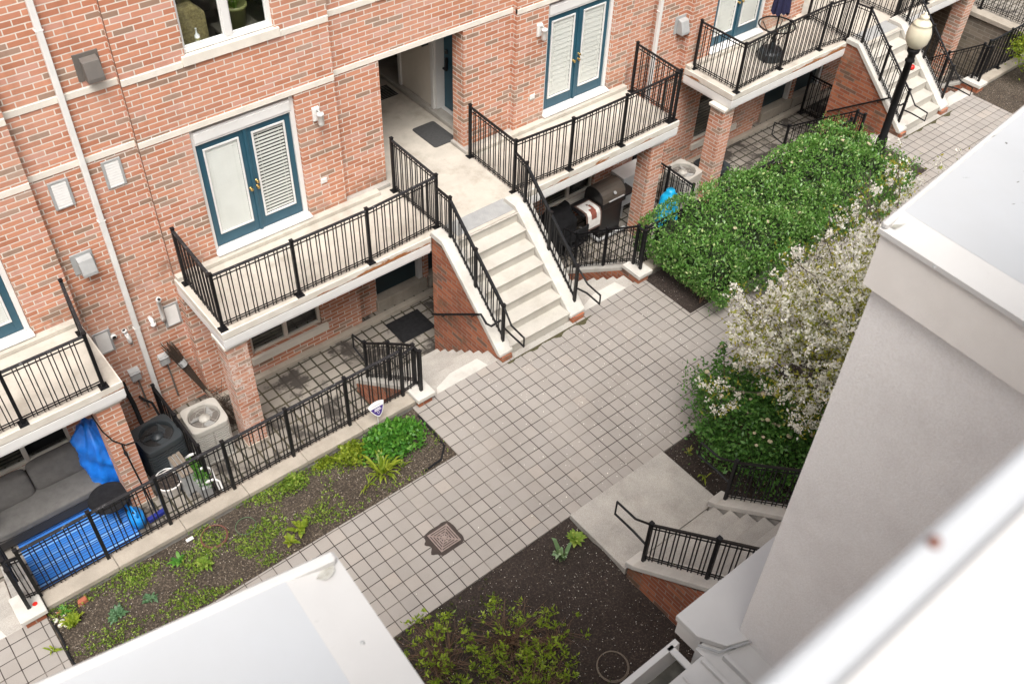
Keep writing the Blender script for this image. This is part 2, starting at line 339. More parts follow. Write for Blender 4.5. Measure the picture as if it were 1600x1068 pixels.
M['lolive'] = leaf_mat('olive_leaf', [(0.0, (0.035, 0.050, 0.008)), (1.0, (0.085, 0.11, 0.018))], 0.3)
M['lpale'] = leaf_mat('pale_iris_leaf', [(0.0, (0.16, 0.26, 0.13)), (1.0, (0.30, 0.40, 0.24))], 0.3)
M['lyel'] = leaf_mat('yellow_green_leaf', [(0.0, (0.132, 0.204, 0.014)), (1.0, (0.288, 0.336, 0.036))], 0.35)
M['bud'] = plain('pale_flower_head', (0.42, 0.36, 0.24), (0.34, 0.30, 0.19), 0.8, 30)

# ------------------------------------------------------------------ helpers
def origin_of(o):
    v = Vector((0, 0, 0))
    while o is not None: v += o.location; o = o.parent
    return v

class B:
    def __init__(s): s.v = []; s.f = []
    def add(s, vs, fs):
        n = len(s.v); s.v += [tuple(p) for p in vs]; s.f += [tuple(i + n for i in f) for f in fs]; return s
    def box(s, x0, x1, y0, y1, z0, z1):
        return s.add([(x0, y0, z0), (x1, y0, z0), (x1, y1, z0), (x0, y1, z0), (x0, y0, z1), (x1, y0, z1), (x1, y1, z1), (x0, y1, z1)],
                     [(3, 2, 1, 0), (4, 5, 6, 7), (0, 1, 5, 4), (1, 2, 6, 5), (2, 3, 7, 6), (3, 0, 4, 7)])
    def hexa(s, a, b):      # two quads (4 points each), a below b
        return s.add(list(a) + list(b), [(3, 2, 1, 0), (4, 5, 6, 7), (0, 1, 5, 4), (1, 2, 6, 5), (2, 3, 7, 6), (3, 0, 4, 7)])
    def quad(s, *p): return s.add(p, [tuple(range(len(p)))])
    def bar(s, p, q, w, h):
        p, q = Vector(p), Vector(q); d = (q - p).normalized()
        up = Vector((0, 0, 1)) if abs(d.z) < 0.95 else Vector((0, 1, 0))
        sx = d.cross(up).normalized() * (w / 2); uz = sx.cross(d).normalized() * (h / 2)
        c = [(-1, -1), (1, -1), (1, 1), (-1, 1)]
        vs = [e + sx * a + uz * b for e in (p, q) for a, b in c]
        return s.add(vs, [(3, 2, 1, 0), (4, 5, 6, 7), (0, 1, 5, 4), (1, 2, 6, 5), (2, 3, 7, 6), (3, 0, 4, 7)])
    def prism(s, poly, axis, a, b):
        def P(u, v, t): return {'x': (t, u, v), 'y': (u, t, v), 'z': (u, v, t)}[axis]
        n = len(poly); vs = [P(u, v, a) for u, v in poly] + [P(u, v, b) for u, v in poly]
        fs = [tuple(range(n)), tuple(range(2 * n - 1, n - 1, -1))] + [(i, i + n, (i + 1) % n + n, (i + 1) % n) for i in range(n)]
        return s.add(vs, fs)
    def tube(s, pts, r, n=8, r2=None):
        pts = [Vector(p) for p in pts]; m = len(pts); base = len(s.v); vs = []
        prev = None
        for i, p in enumerate(pts):
            d = (pts[min(i + 1, m - 1)] - pts[max(i - 1, 0)]).normalized()
            if prev is None:
                u = d.cross(Vector((0, 0, 1)));
                if u.length < 1e-3: u = d.cross(Vector((1, 0, 0)))
                u.normalize()
            else: u = (prev - d * prev.dot(d)).normalized()
            prev = u; w_ = d.cross(u)
            rr = r if r2 is None else r + (r2 - r) * i / (m - 1)
            for k in range(n):
                a = 2 * PI * k / n + PI / n; vs.append(p + u * (rr * math.cos(a)) + w_ * (rr * math.sin(a)))
        fs = []
        for i in range(m - 1):
            for k in range(n): fs.append((i * n + k, i * n + (k + 1) % n, (i + 1) * n + (k + 1) % n, (i + 1) * n + k))
        fs += [tuple(range(n - 1, -1, -1)), tuple((m - 1) * n + k for k in range(n))]
        return s.add(vs, fs)
    def lathe(s, c, prof, n=24, tilt=None):
        vs = []; m = len(prof)
        for r, z in prof:
            for k in range(n):
                a = 2 * PI * k / n; v = Vector((r * math.cos(a), r * math.sin(a), z))
                if tilt is not None: v = tilt @ v
                vs.append(Vector(c) + v)
        fs = [(i * n + k, i * n + (k + 1) % n, (i + 1) * n + (k + 1) % n, (i + 1) * n + k) for i in range(m - 1) for k in range(n)]
        fs += [tuple(range(n - 1, -1, -1)), tuple((m - 1) * n + k for k in range(n))]
        return s.add(vs, fs)
    def build(s, name, mat, parent=None, smooth=False, bevel=0.0):
        me = bpy.data.meshes.new(name)
        off = origin_of(parent)
        if parent is None and s.v:
            xs, ys, zs = zip(*s.v); off = Vector(((min(xs) + max(xs)) / 2, (min(ys) + max(ys)) / 2, min(zs)))
        me.from_pydata([(x - off.x, y - off.y, z - off.z) for x, y, z in s.v], [], s.f)
        bm = bmesh.new(); bm.from_mesh(me)
        bmesh.ops.recalc_face_normals(bm, faces=bm.faces)
        if bevel > 0:
            es = [e for e in bm.edges if len(e.link_faces) == 2 and e.calc_face_angle(0) > 0.5]
            bmesh.ops.bevel(bm, geom=es, offset=bevel, segments=1 if bevel < 0.012 else 2, affect='EDGES', profile=0.6, clamp_overlap=True)
        bm.to_mesh(me); bm.free()
        if smooth:
            for p in me.polygons: p.use_smooth = True
        me.materials.append(M[mat] if isinstance(mat, str) else mat)
        o = bpy.data.objects.new(name, me); COL.objects.link(o)
        if parent is None: o.location = off
        else: o.parent = parent
        return o

def thing(name, label, cat, loc=(0, 0, 0), group=None):
    o = bpy.data.objects.new(name, None); COL.objects.link(o); o.location = loc; o.empty_display_size = 0.2
    o['label'] = label; o['category'] = cat
    if group: o['group'] = group
    return o
def tag(o, label, cat, group=None, kind=None):
    if label: o['label'] = label
    if cat: o['category'] = cat
    if group: o['group'] = group
    if kind: o['kind'] = kind
    return o
def struct(o): o['kind'] = 'structure'; return o
def copy_thing(root, loc, label, group=None):
    r = root.copy(); COL.objects.link(r); r.location = loc; r['label'] = label
    if group: r['group'] = group
    for ch in root.children:
        c = ch.copy(); COL.objects.link(c); c.parent = r
        for g in ch.children:
            d = g.copy(); COL.objects.link(d); d.parent = c
    return r

def grid_sheet(name, x0, x1, y0, y1, z, mat, step=0.06, amp=0.02, mound=0.0, cut=None):
    nx = max(2, int((x1 - x0) / step)); ny = max(2, int((y1 - y0) / step))
    xs = np.linspace(x0, x1, nx + 1); ys = np.linspace(y0, y1, ny + 1)
    h = RNG.normal(0, 1, (ny + 1, nx + 1))
    for _ in range(2): h = (h + np.roll(h, 1, 0) + np.roll(h, -1, 0) + np.roll(h, 1, 1) + np.roll(h, -1, 1)) / 5
    h2 = RNG.normal(0, 1, (ny + 1, nx + 1))
    for _ in range(14): h2 = (h2 + np.roll(h2, 1, 0) + np.roll(h2, -1, 0) + np.roll(h2, 1, 1) + np.roll(h2, -1, 1)) / 5
    h = h / h.std() * amp * 0.6 + h2 / h2.std() * amp
    b = B(); X, Y = np.meshgrid(xs, ys)
    m = np.minimum(np.minimum(X - x0, x1 - X) / max(1e-6, min(0.4, (x1 - x0) / 3)), np.minimum(Y - y0, y1 - Y) / max(1e-6, min(0.35, (y1 - y0) / 3))).clip(0, 1)
    Z = z + h * (0.35 + 0.65 * m) + mound * np.sin(m * PI / 2)
    b.v = [(float(a), float(c), float(d)) for a, c, d in zip(X.ravel(), Y.ravel(), Z.ravel())]
    n = nx + 1
    for j in range(ny):
        for i in range(nx):
            if cut and cut((xs[i] + xs[i + 1]) / 2, (ys[j] + ys[j + 1]) / 2): continue
            b.f.append((j * n + i, j * n + i + 1, (j + 1) * n + i + 1, (j + 1) * n + i))
    return b.build(name, mat, smooth=True)

# ------------------------------------------------------------------ ground, path, beds, patios
DZ = 1.385            # balcony deck level
PZ = -1.25            # patio level
b = B(); b.quad((-260, -260, -1.62), (260, -260, -1.62), (260, 260, -1.62), (-260, 260, -1.62))
struct(b.build('ground', 'greyc'))
b = B()
for r in [(-14, 26, -1.77, 0.02), (-14, -4.53, 0.02, 1.16), (1.0, 5.86, 0.02, 1.16), (12.75, 16.1, 0.02, 1.16)]:
    b.box(r[0], r[1], r[2], r[3], -0.4, 0.0)
struct(b.build('path', 'path'))
b = B(); b.box(-14, 26, -7.6, -1.78, -1.6, -0.12); b.box(-4.52, 0.99, 0.03, 1.12, -1.6, -0.12); b.box(5.87, 12.74, 0.03, 1.12, -1.6, -0.12); b.box(16.11, 26, -1.7, 1.4, -1.6, -0.12); b.box(-14, 26, -1.77, 1.1, -1.6, -0.45)
struct(b.build('terrain', 'soil'))
struct(grid_sheet('garden_soil', -4.53, 1.0, 0.02, 1.13, -0.015, 'soil_pale', 0.045, 0.010, 0.03))
struct(grid_sheet('hedge_soil', 5.86, 12.75, 0.02, 1.13, -0.02, 'soil', 0.05, 0.010, 0.02))
struct(grid_sheet('border_soil', -9, 18, -5.75, -1.77, -0.03, 'soil', 0.07, 0.018, -0.02, cut=lambda x, y: 1.58 < x < 3.32 and y > -2.84))
struct(grid_sheet('gravel_bed', 16.1, 21, -1.77, 1.16, -0.015, 'soil_pale', 0.08, 0.012, 0.02))
b = B(); b.box(-14, 26, 1.38, 8.4, -1.6, PZ)
struct(b.build('patio_floor', 'patio'))

# dark iron drain let into the path
d = thing('path_drain', 'square rusty iron drain grate with concentric bars set in the grey pavers', 'drain', (-0.02, -1.03, 0))
cx, cy = -0.0, -1.0
b = B(); outl = []
for k in range(72):
    a = 2 * PI * k / 72; r = 0.215 / (abs(math.cos(a)) ** 6 + abs(math.sin(a)) ** 6) ** (1 / 6) * (1 + 0.03 * math.sin(3 * a + 1) * math.sin(5 * a) + random.uniform(-0.01, 0.01))
    for a0, k0 in ((2.9, .28), (3.5, .30)): r *= 1 + k0 * math.exp(-((a - a0) / .16) ** 2)
    outl.append((cx + r * math.cos(a), cy + r * math.sin(a)))
b.prism(outl, 'z', -0.02, 0.004); b.build('mortar_bed', 'wet', d)
b = B(); s_ = 0.158
for k in range(5):
    r = s_ * (k + 1) / 5 - 0.006; wv = 0.0075
    b.box(cx - r, cx + r, cy - r - wv, cy - r + wv, 0.004, 0.014); b.box(cx - r, cx + r, cy + r - wv, cy + r + wv, 0.004, 0.014)
    b.box(cx - r - wv, cx - r + wv, cy - r + wv, cy + r - wv, 0.004, 0.014); b.box(cx + r - wv, cx + r + wv, cy - r + wv, cy + r - wv, 0.004, 0.014)
b.bar((cx - s_, cy - s_, 0.011), (cx + s_, cy + s_, 0.011), 0.013, 0.012); b.bar((cx - s_, cy + s_, 0.0105), (cx + s_, cy - s_, 0.0105), 0.013, 0.012)
b.bar((cx - s_ * .6, cy, 0.0105), (cx + s_ * .6, cy, 0.0105), 0.010, 0.012); b.bar((cx, cy - s_ * .6, 0.011), (cx, cy + s_ * .6, 0.011), 0.010, 0.012)
b.build('grate', 'iron_drain', d)

# ------------------------------------------------------------------ walls with openings
def wall_front(b, x0, x1, z0, z1, y, holes=(), back=0.3):
    xs = sorted({x0, x1, *[h[0] for h in holes], *[h[1] for h in holes]}); zs = sorted({z0, z1, *[h[2] for h in holes], *[h[3] for h in holes]})
    for i in range(len(xs) - 1):
        for j in range(len(zs) - 1):
            mx, mz = (xs[i] + xs[i + 1]) / 2, (zs[j] + zs[j + 1]) / 2
            if any(h[0] < mx < h[1] and h[2] < mz < h[3] for h in holes): continue
            b.quad((xs[i], y, zs[j]), (xs[i + 1], y, zs[j]), (xs[i + 1], y, zs[j + 1]), (xs[i], y, zs[j + 1]))
    for h in holes:
        a0, a1, c0, c1 = h[:4]; dp = h[4] if len(h) > 4 else 0.14; yy = y + dp
        b.quad((a0, y, c0), (a0, yy, c0), (a0, yy, c1), (a0, y, c1)); b.quad((a1, y, c0), (a1, y, c1), (a1, yy, c1), (a1, yy, c0))
        b.quad((a0, y, c1), (a0, yy, c1), (a1, yy, c1), (a1, y, c1)); b.quad((a0, y, c0), (a1, y, c0), (a1, yy, c0), (a0, yy, c0))
    # end returns and top
    b.quad((x0, y, z0), (x0, y, z1), (x0, y + back, z1), (x0, y + back, z0)); b.quad((x1, y, z0), (x1, y + back, z0), (x1, y + back, z1), (x1, y, z1))
    b.quad((x0, y, z1), (x1, y, z1), (x1, y + back, z1), (x0, y + back, z1))

TOP = 9.4
def french_door(house, x0, x1, y, open_right=False, bands=False):
    """two glazed leaves with blinds in a white frame; y = wall face"""
    fr = B(); z0, z1 = DZ + 0.15, 3.60
    fr.box(x0, x0 + 0.055, y + 0.05, y + 0.13, z0, z1); fr.box(x1 - 0.07, x1, y + 0.05, y + 0.13, z0, z1)
    fr.box(x0 + 0.055, x1 - 0.07, y + 0.045, y + 0.13, 3.345, z1 - 0.045); fr.box(x0 + .055, x1 - .07, y + 0.03, y + 0.045, 3.385, 3.53)
    door = fr.build('french_door', 'white', house, bevel=0.004)
    sl_ = B(); sl_.prism([(y - 0.07, z0 - 0.055), (y - 0.07, z0 - 0.035), (y + 0.10, z0), (y + 0.14, z0), (y + 0.14, z0 - 0.055)], 'x', x0 - 0.01, x1 + 0.01)
    sl_.build('sill', 'white', door, bevel=0.003)
    xm = (x0 + x1) / 2; yl = y + 0.085
    for k, (a, c) in enumerate(((x0 + 0.06, xm - 0.004), (xm + 0.004, x1 - 0.075))):
        lf = B(); st = 0.095; zt, zb = 3.335, z0 + 0.012
        lf.box(a, a + st, yl, yl + 0.045, zb, zt); lf.box(c - st, c, yl, yl + 0.045, zb, zt)
        lf.box(a + st, c - st, yl, yl + 0.045, zb, zb + 0.20); lf.box(a + st, c - st, yl, yl + 0.045, zt - 0.10, zt)
        if k == 0: lf.box(c - 0.02, c + 0.03, yl - 0.022, yl, zb, zt)
        lf.build('door_leaf', 'teal', door, bevel=0.003)
        t = B(); w_ = 0.028; ga, gc, gb, gt = a + st, c - st, zb + 0.20, zt - 0.10
        t.box(ga, ga + w_, yl - 0.014, yl + 0.01, gb, gt); t.box(gc - w_, gc, yl - 0.014, yl + 0.01, gb, gt); t.box(ga + w_, gc - w_, yl - 0.014, yl + 0.01, gb, gb + w_); t.box(ga + w_, gc - w_, yl - 0.014, yl + 0.01, gt - w_, gt)
        t.build('glazing_bead', 'white', door, bevel=0.002)
        g = B(); g.quad((ga + w_, yl + 0.004, gb + w_), (gc - w_, yl + 0.004, gb + w_), (gc - w_, yl + 0.004, gt - w_), (ga + w_, yl + 0.004, gt - w_)); g.build('pane', 'paneglass', door)
        bl = B(); n = 15 if bands else (25 if open_right and k == 1 else 36); opn = open_right and k == 1; pz = (gt - gb - 0.06) / n
        ti, to = (.010, .019) if bands else (.006, .030)
        for i in range(n):
            zz = gb + 0.035 + pz * i
            if opn: bl.hexa([(ga + .03, yl + .017, zz), (gc - .03, yl + .017, zz), (gc - .03, yl + .040, zz + pz * .10), (ga + .03, yl + .040, zz + pz * .10)], [(ga + .03, yl + .017, zz + pz * .40), (gc - .03, yl + .017, zz + pz * .40), (gc - .03, yl + .030, zz + pz * .46), (ga + .03, yl + .030, zz + pz * .46)])
            else: bl.hexa([(ga + .03, yl + ti, zz), (gc - .03, yl + ti, zz), (gc - .03, yl + ti + .006, zz), (ga + .03, yl + ti + .006, zz)], [(ga + .03, yl + to, zz + pz * .97), (gc - .03, yl + to, zz + pz * .97), (gc - .03, yl + to + .005, zz + pz * .97), (ga + .03, yl + to + .005, zz + pz * .97)])
        for cxx in (ga + 0.10, gc - 0.10): bl.box(cxx - .002, cxx + .002, yl + .010, yl + .014, gb + .03, gt - .03)
        bl.build('blind', 'blind', door)
        bk = B(); bk.box(ga, gc, yl + 0.043, yl + 0.10, gb, gt); bk.build('dark_room_panel', 'dark', door)  # dark panel behind the blind in place of an unlit room
    for xx, mt in ((xm - 0.055, 'brass'), (xm + 0.055, 'brass')):
        for zz in (2.42, 2.32):
            if zz == 2.42 and xx < xm: continue
            h = B(); h.lathe((0, 0, 0), [(0.005, -0.055), (0.022, -0.055), (0.027, -0.045), (0.022, -0.03), (0.010, -0.025), (0.010, -0.005), (0.026, -0.003), (0.026, 0.0)], 12, Matrix.Rotation(-PI / 2, 3, 'X'))
            h.v = [(p[0] + xx, yl - 0.0 - abs(p[1]) if True else 0, p[2] + zz) for p in h.v]
            h.build('handle', mt, door, smooth=True)
    return door

def basement_window(house, x0, x1, z0, z1, y):
    f = B(); w_ = 0.05
    for a, c, e, g in ((x0, x0 + w_, z0, z1), (x1 - w_, x1, z0, z1), ((x0 + x1) / 2 - .035, (x0 + x1) / 2 + .035, z0 + w_, z1 - w_)): f.box(a, c, y + 0.05, y + 0.11, e, g)
    f.box(x0 + w_, x1 - w_, y + 0.05, y + 0.11, z0, z0 + w_); f.box(x0 + w_, x1 - w_, y + 0.05, y + 0.11, z1 - w_, z1)
    wn = f.build('window', 'cream', house, bevel=0.004)
    p = B(); p.quad((x0 + w_, y + 0.085, z0 + w_), (x1 - w_, y + 0.085, z0 + w_), (x1 - w_, y + 0.085, z1 - w_), (x0 + w_, y + 0.085, z1 - w_)); p.build('pane', 'glass', wn)
    c = B(); n = 14
    for i in range(n):
        zz = z0 + .06 + (z1 - z0 - .1) * i / n; c.box(x0 + w_, (x0 + x1) / 2, y + .13, y + .145, zz, zz + .035)
    c.build('blind', 'room', wn)
    c = B(); c.box(x0, x1, y + 0.2, y + 0.24, z0, z1); c.build('dark_room_panel', 'dark', wn)  # dark board behind the glass, painted to pass for the unlit room
    s = B(); s.box(x0 - 0.05, x1 + 0.09, y - 0.06, y + 0.05, z0 - 0.15, z0 - 0.002); s.build('sill', 'cream', wn, bevel=0.006)
    return wn

def basement_door(house, x0, x1, z0, z1, y):
    f = B(); w_ = 0.09
    f.box(x0 - 0.02, x0 + .03, y + 0.06, y + 0.2, z0, z1); f.box(x1 - w_, x1, y + 0.02, y + 0.2, z0, z1); f.box(x0 + .03, x1 - w_, y + 0.06, y + 0.2, z1 - 0.08, z1)
    dr = f.build('basement_door', 'white', house, bevel=0.004)
    l = B(); l.box(x0 + .03, x1 - w_, y + 0.12, y + 0.17, z0 + 0.02, z1 - .08)
    l.box(x0 + .12, (x0 + x1 - w_) / 2 - .03, y + .112, y + .12, z0 + .9, z1 - .2); l.box((x0 + x1 - w_) / 2 + .03, x1 - w_ - .12, y + .112, y + .12, z0 + .9, z1 - .2)
    l.build('door_leaf', 'darkteal', dr, bevel=0.003)
    s = B(); s.box(x0 - 0.03, x1 + 0.04, y - 0.07, y + 0.2, z0 - 0.28, z0 + 0.014); s.build('threshold', 'curb', dr, bevel=0.008)
    return dr

def upper_window(house, x0, x1, z0, z1, y):
    f = B(); w_ = 0.055; xm = (x0 + x1) / 2
    f.box(x0, x0 + w_ * .5, y + .04, y + .11, z0, z1); f.box(x1 - w_, x1, y + .04, y + .11, z0, z1); f.box(xm - .04, xm + .06, y + .035, y + .11, z0 + .055, z1 - .05)
    f.box(x0 + w_ * .5, x1 - w_, y + .04, y + .11, z0, z0 + .055); f.box(x0 + w_ * .5, x1 - w_, y + .04, y + .11, z1 - .05, z1)
    wn = f.build('window', 'white', house, bevel=0.004)
    t = B()
    for a, c in ((x0 + w_ * .5, xm - .04), (xm + .06, x1 - w_)):
        t.box(a, c, y + .06, y + .09, z0 + .055, z0 + .085); t.box(a, a + .02, y + .06, y + .09, z0 + .085, z1 - .05); t.box(c - .02, c, y + .06, y + .09, z0 + .085, z1 - .05)
    t.build('sash', 'white', wn, bevel=0.003)
    p = B(); p.quad((x0, y + .075, z0), (x1, y + .075, z0), (x1, y + .075, z1), (x0, y + .075, z1)); p.build('pane', 'glass', wn)
    s = B(); s.box(x0 - .06, x1 + .06, y - .035, y + .04, z0 - .14, z0 - .002); s.build('sill', 'stone', wn, bevel=0.006)
    r = B(); r.box(x0 - .6, x1 + .6, y + 1.9, y + 1.95, z0 - .5, z1 + .3); r.box(x0 - .6, x1 + .6, y + .3, y + 1.9, z0 - .55, z0 - .5); r.box(x0 - .62, x0 - .6, y + .3, y + 1.9, z0 - .5, z1 + .3); r.box(x1 + .6, x1 + .62, y + .3, y + 1.9, z0 - .5, z1 + .3); r.box(x0 - .6, x1 + .6, y + .3, y + 1.9, z1 + .3, z1 + .35)
    r.build('room', 'room', wn)
    return wn

def balcony(house, x0, x1, y1, cols, dcurb=True, rightnotch=True):
    """slab with stepped white fascia, brick column(s)"""
    yf = 2.84
    s = B(); s.box(x0 + .02, x1 - .02, yf + .02, y1, 1.10, DZ - 0.001)
    sb = s.build('balcony', 'deck', house)
    f = B()
    L, R, Fy = x0, x1, yf
    for nm, mt, bands_ in (('slab_edge', 'fascia', ((0.0, 1.262, DZ - 0.002),)), ('fascia', 'white', ((0.022, 1.240, 1.262), (0.006, 1.10, 1.240), (0.016, 1.062, 1.10)))):
        f = B()
        for (off, za, zb) in bands_:
            f.prism([(L + off, y1 - .01), (L + off, Fy + off), (R - off, Fy + off), (R - off, y1 - .01), (R - off - .03, y1 - .01), (R - off - .03, Fy + off + .03), (L + off + .03, Fy + off + .03), (L + off + .03, y1 - .01)], 'z', za, zb)
        f.build(nm, mt, sb, bevel=0.004)
    u = B(); u.box(L + .04, R - .04, Fy + .05, y1 - .01, 1.06, 1.098); u.build('soffit', 'white', sb)
    for (a, c) in cols:
        k = B(); k.box(a, c, 2.93, 3.26, -1.3, 1.0); k.build('column', 'brick_bloom' if a > -1 and a < 0 else 'brick', sb)
        k = B(); k.box(a - .035, c + .035, 2.895, 3.295, 1.0, 1.058); k.build('column_cap', 'stone', sb, bevel=0.005)
        k = B(); k.box(a - .02, c + .02, 2.91, 3.28, -1.3, -1.17); k.build('column_base', 'curb', sb, bevel=0.006)
    if dcurb:
        k = B(); k.box(L + .02, R - .02, y1 - 0.12, y1, DZ, DZ + .075); k.build('wall_curb', 'deck', sb, bevel=0.006)
    return sb

def house(dx, label, x0, x1, parts):
    h = thing('brick_townhouse', label, 'townhouse', ((x0 + x1) / 2, 4.4, PZ), 'row of brick townhouses along the path')
    X = lambda u: u + dx
    w = B(); lw = B(); courses = [[], [], []]
    segs = []     # x0,x1,y,holes,ylow
    A = parts['bays']
    for (u0, u1, y, ylow, holes, lowholes) in A:
        a, c = max(x0, X(u0)), min(x1, X(u1))
        if c - a < 0.01: continue
        hs = [(X(p[0]), X(p[1]), *p[2:]) for p in holes if X(p[0]) > a - .01 and X(p[1]) < c + .01]
        ls = [(X(p[0]), X(p[1]), *p[2:]) for p in lowholes if X(p[0]) > a - .01 and X(p[1]) < c + .01]
        zb = 1.08 if ylow is not None else PZ - .1
        wall_front(w, a, c, zb, TOP, y, hs)
        if ylow is not None: wall_front(lw, a, c, PZ - .1, 1.075, ylow, ls)
        for bands, (za, zc) in zip(courses, ((3.63, 3.72), (4.545, 4.635), (6.55, 6.64))):
            cuts = sorted((p[0] - (.06 if za > 3.7 else 0), p[1] + (.06 if za > 3.7 else 0)) for p in hs if p[2] - .15 < zc and p[3] > za + .005)
            xx = a
            for p in cuts:
                if p[0] > xx: bands.append((xx, p[0], y - .012, y + .05, za, zc))
                xx = p[1]
            if xx < c: bands.append((xx, c, y - .012, y + .05, za, zc))
    w.build('wall', 'brick', h)
    if lw.v: lw.build('basement_wall', 'brick', h)
    for bands in courses:
        for q in bands: k = B(); k.box(*q); k.build('string_course', 'stone', h, bevel=0.004)
    cc = B(); cc.box(x0, x1, 5.95, 9.0, -1.3, 1.15)
    P = parts.get('passage')
    if P:
        cc.box(x0, X(2.3), 4.62, 9.0, 1.16, 3.62); cc.box(X(5.35), x1, 4.72, 9.0, 1.16, 3.62)
    else: cc.box(x0, x1, 6.3, 9.0, 1.16, 3.62)
    cc.box(x0, x1, 6.5, 9.0, 3.9, TOP - .1)
    cc.build('inner_walls', 'room', h)
    rf = B(); rf.box(x0, x1, 4.3, 9.1, TOP, TOP + .25); rf.build('roof', 'stone', h, bevel=0.01)
    cu = B(); cu.box(x0, x1, 4.13, 4.245, PZ - .05, PZ + .07); cu.build('foundation_curb', 'curb', h, bevel=0.008)
    return h

def std_bays(yA, yP, yB, yG, dB=(6.19, 7.79), wB=(6.33, 7.62)):
    return [(-1.70, -0.965, yG, None, [], []),
            (-0.965, 2.03, yA, 4.24, [(-0.26, 1.36, DZ + .02, 3.625, 0.17), (-0.08, 1.21, 4.645, 6.15, 0.12), (-0.08, 1.21, 7.3, 8.7, 0.12)], [(-0.08, 1.25, -0.76, 0.4, 0.14)]),
            (2.03, 5.50, yP, 4.40, [(2.87, 4.485, 1.08, 3.625, 0.30), (2.95, 4.4, 4.645, 6.1, 0.12)], [(2.47, 3.50, -1.02, 1.0, 0.25), (3.62, 4.65, -1.02, 1.0, 0.25)]),
            (5.50, 8.26, yB, 4.24, [(*dB, DZ + .02, 3.625, 0.17), (6.3, 7.6, 4.645, 6.15, 0.12), (6.3, 7.6, 7.3, 8.7, 0.12)], [(*wB, -0.76, 0.4, 0.14)]),
            (8.26, 8.95, yG, None, [], [])]

P_ = 10.65
# the middle house, in full view
H0 = house(0, 'middle brick house with the open passage, two balconies and teal french doors', -1.695, 8.95, {'bays': std_bays(4.33, 4.44, 4.33, 4.43), 'passage': True})
french_door(H0, -0.255, 1.355, 4.33, True); french_door(H0, 6.195, 7.785, 4.33, False, True)
basement_window(H0, -0.08, 1.25, -0.76, 0.4, 4.24); basement_window(H0, 6.33, 7.62, -0.70, 0.4, 4.24)
basement_door(H0, 2.47, 3.50, -1.02, 1.0, 4.40); basement_door(H0, 3.62, 4.65, -1.02, 1.0, 4.40)
upper_window(H0, -0.08, 1.21, 4.70, 6.15, 4.33); upper_window(H0, 6.3, 7.6, 4.70, 6.15, 4.33); upper_window(H0, 2.95, 4.4, 4.70, 6.1, 4.44)
for a, y in ((-0.08, 4.33), (6.3, 4.33)): upper_window(H0, a, a + 1.3, 7.35, 8.7, y)
balcony(H0, -0.985, 2.62, 4.33, [(-0.95, -0.62)]); balcony(H0, 4.42, 8.25, 4.33, [(7.70, 8.03)])
b = B(); b.box(-.9735, -.9655, 4.326, 4.336, DZ + .08, TOP - .1); b.build('expansion_joint', 'joint', H0)  # sealant joint; its dark brown also holds the shadow along the joint
# passage floor, walls, ceiling, doors
b = B(); b.box(2.602, 4.438, 2.89, 4.46, 1.05, DZ); b.box(2.87, 4.42, 4.46, 8.2, 1.05, DZ); b.box(2.87, 4.11, 2.53, 2.89, 1.05, DZ); b.box(4.42, 5.4, 4.46, 8.2, 1.05, DZ - .002); b.box(2.3, 2.87, 4.46, 8.2, 1.05, DZ - .002); b.build('passage_floor', 'deck', H0)
b = B(); b.box(2.36, 2.86, 4.74, 8.15, DZ, 3.6); b.build('passage_wall', 'cream', H0, bevel=0.004)
b = B(); b.box(4.80, 5.30, 5.78, 6.80, DZ + .09, 3.6); psw = b.build('passage_wall', 'cream', H0, bevel=0.004)
b = B(); b.box(4.76, 4.80, 6.74, 6.82, DZ + .09, 3.6); b.box(4.76, 4.80, 5.70, 5.78, DZ + .09, 3.6); b.box(4.80, 5.05, 5.66, 5.78, DZ + .09, 3.6); b.build('door_casing', 'white', psw, bevel=0.004)
b = B(); b.box(4.70, 5.3, 4.74, 8.15, DZ, DZ + .088); b.build('passage_curb', 'greyc', psw, bevel=0.01)
b = B(); b.box(4.98, 5.03, 4.74, 5.66, DZ + .10, 3.5)
for zz in (1.7, 2.55): b.box(4.972, 4.98, 4.84, 5.15, zz, zz + .7); b.box(4.972, 4.98, 5.25, 5.56, zz, zz + .7)
pd = b.build('entrance_door', 'teal', H0, bevel=0.003)
b = B(); b.box(4.93, 4.975, 5.53, 5.57, 2.28, 2.50); b.box(4.90, 4.94, 5.50, 5.60, 2.28, 2.31); b.lathe((4.955, 5.55, 2.62), [(0.001, -.03), (.03, -.03), (.03, .03), (.001, .03)], 10); b.build('door_handle', 'blackmetal', pd)
b = B(); b.box(4.90, 4.975, 4.74, 5.66, DZ + .088, DZ + .10); b.build('door_saddle', 'white', pd)
b = B(); b.box(2.86, 5.3, 8.1, 8.15, DZ, 3.6); pw = b.build('rear_wall', 'dark', H0)
b = B(); b.box(3.6, 4.5, 8.05, 8.10, DZ + .05, 3.4); b.build('rear_door', 'darkteal', pw); b = B(); b.box(2.9, 4.8, 7.9, 8.10, DZ, DZ + .16); b.build('rear_step', 'greyc', pw)
b = B(); b.box(2.3, 5.35, 4.74, 8.2, 3.63, 3.8); b.build('passage_ceiling', 'cream', H0)
# brick pillar return at the mouth of the passage and its footing
for q in ((4.425, 4.70, 4.30, 4.745), (4.70, 5.5, 4.32, 4.43), (2.03, 2.87, 4.32, 4.43)):
    b = B(); b.box(*q, DZ, DZ + .07); b.build('passage_footing', 'greyc', H0, bevel=0.006)

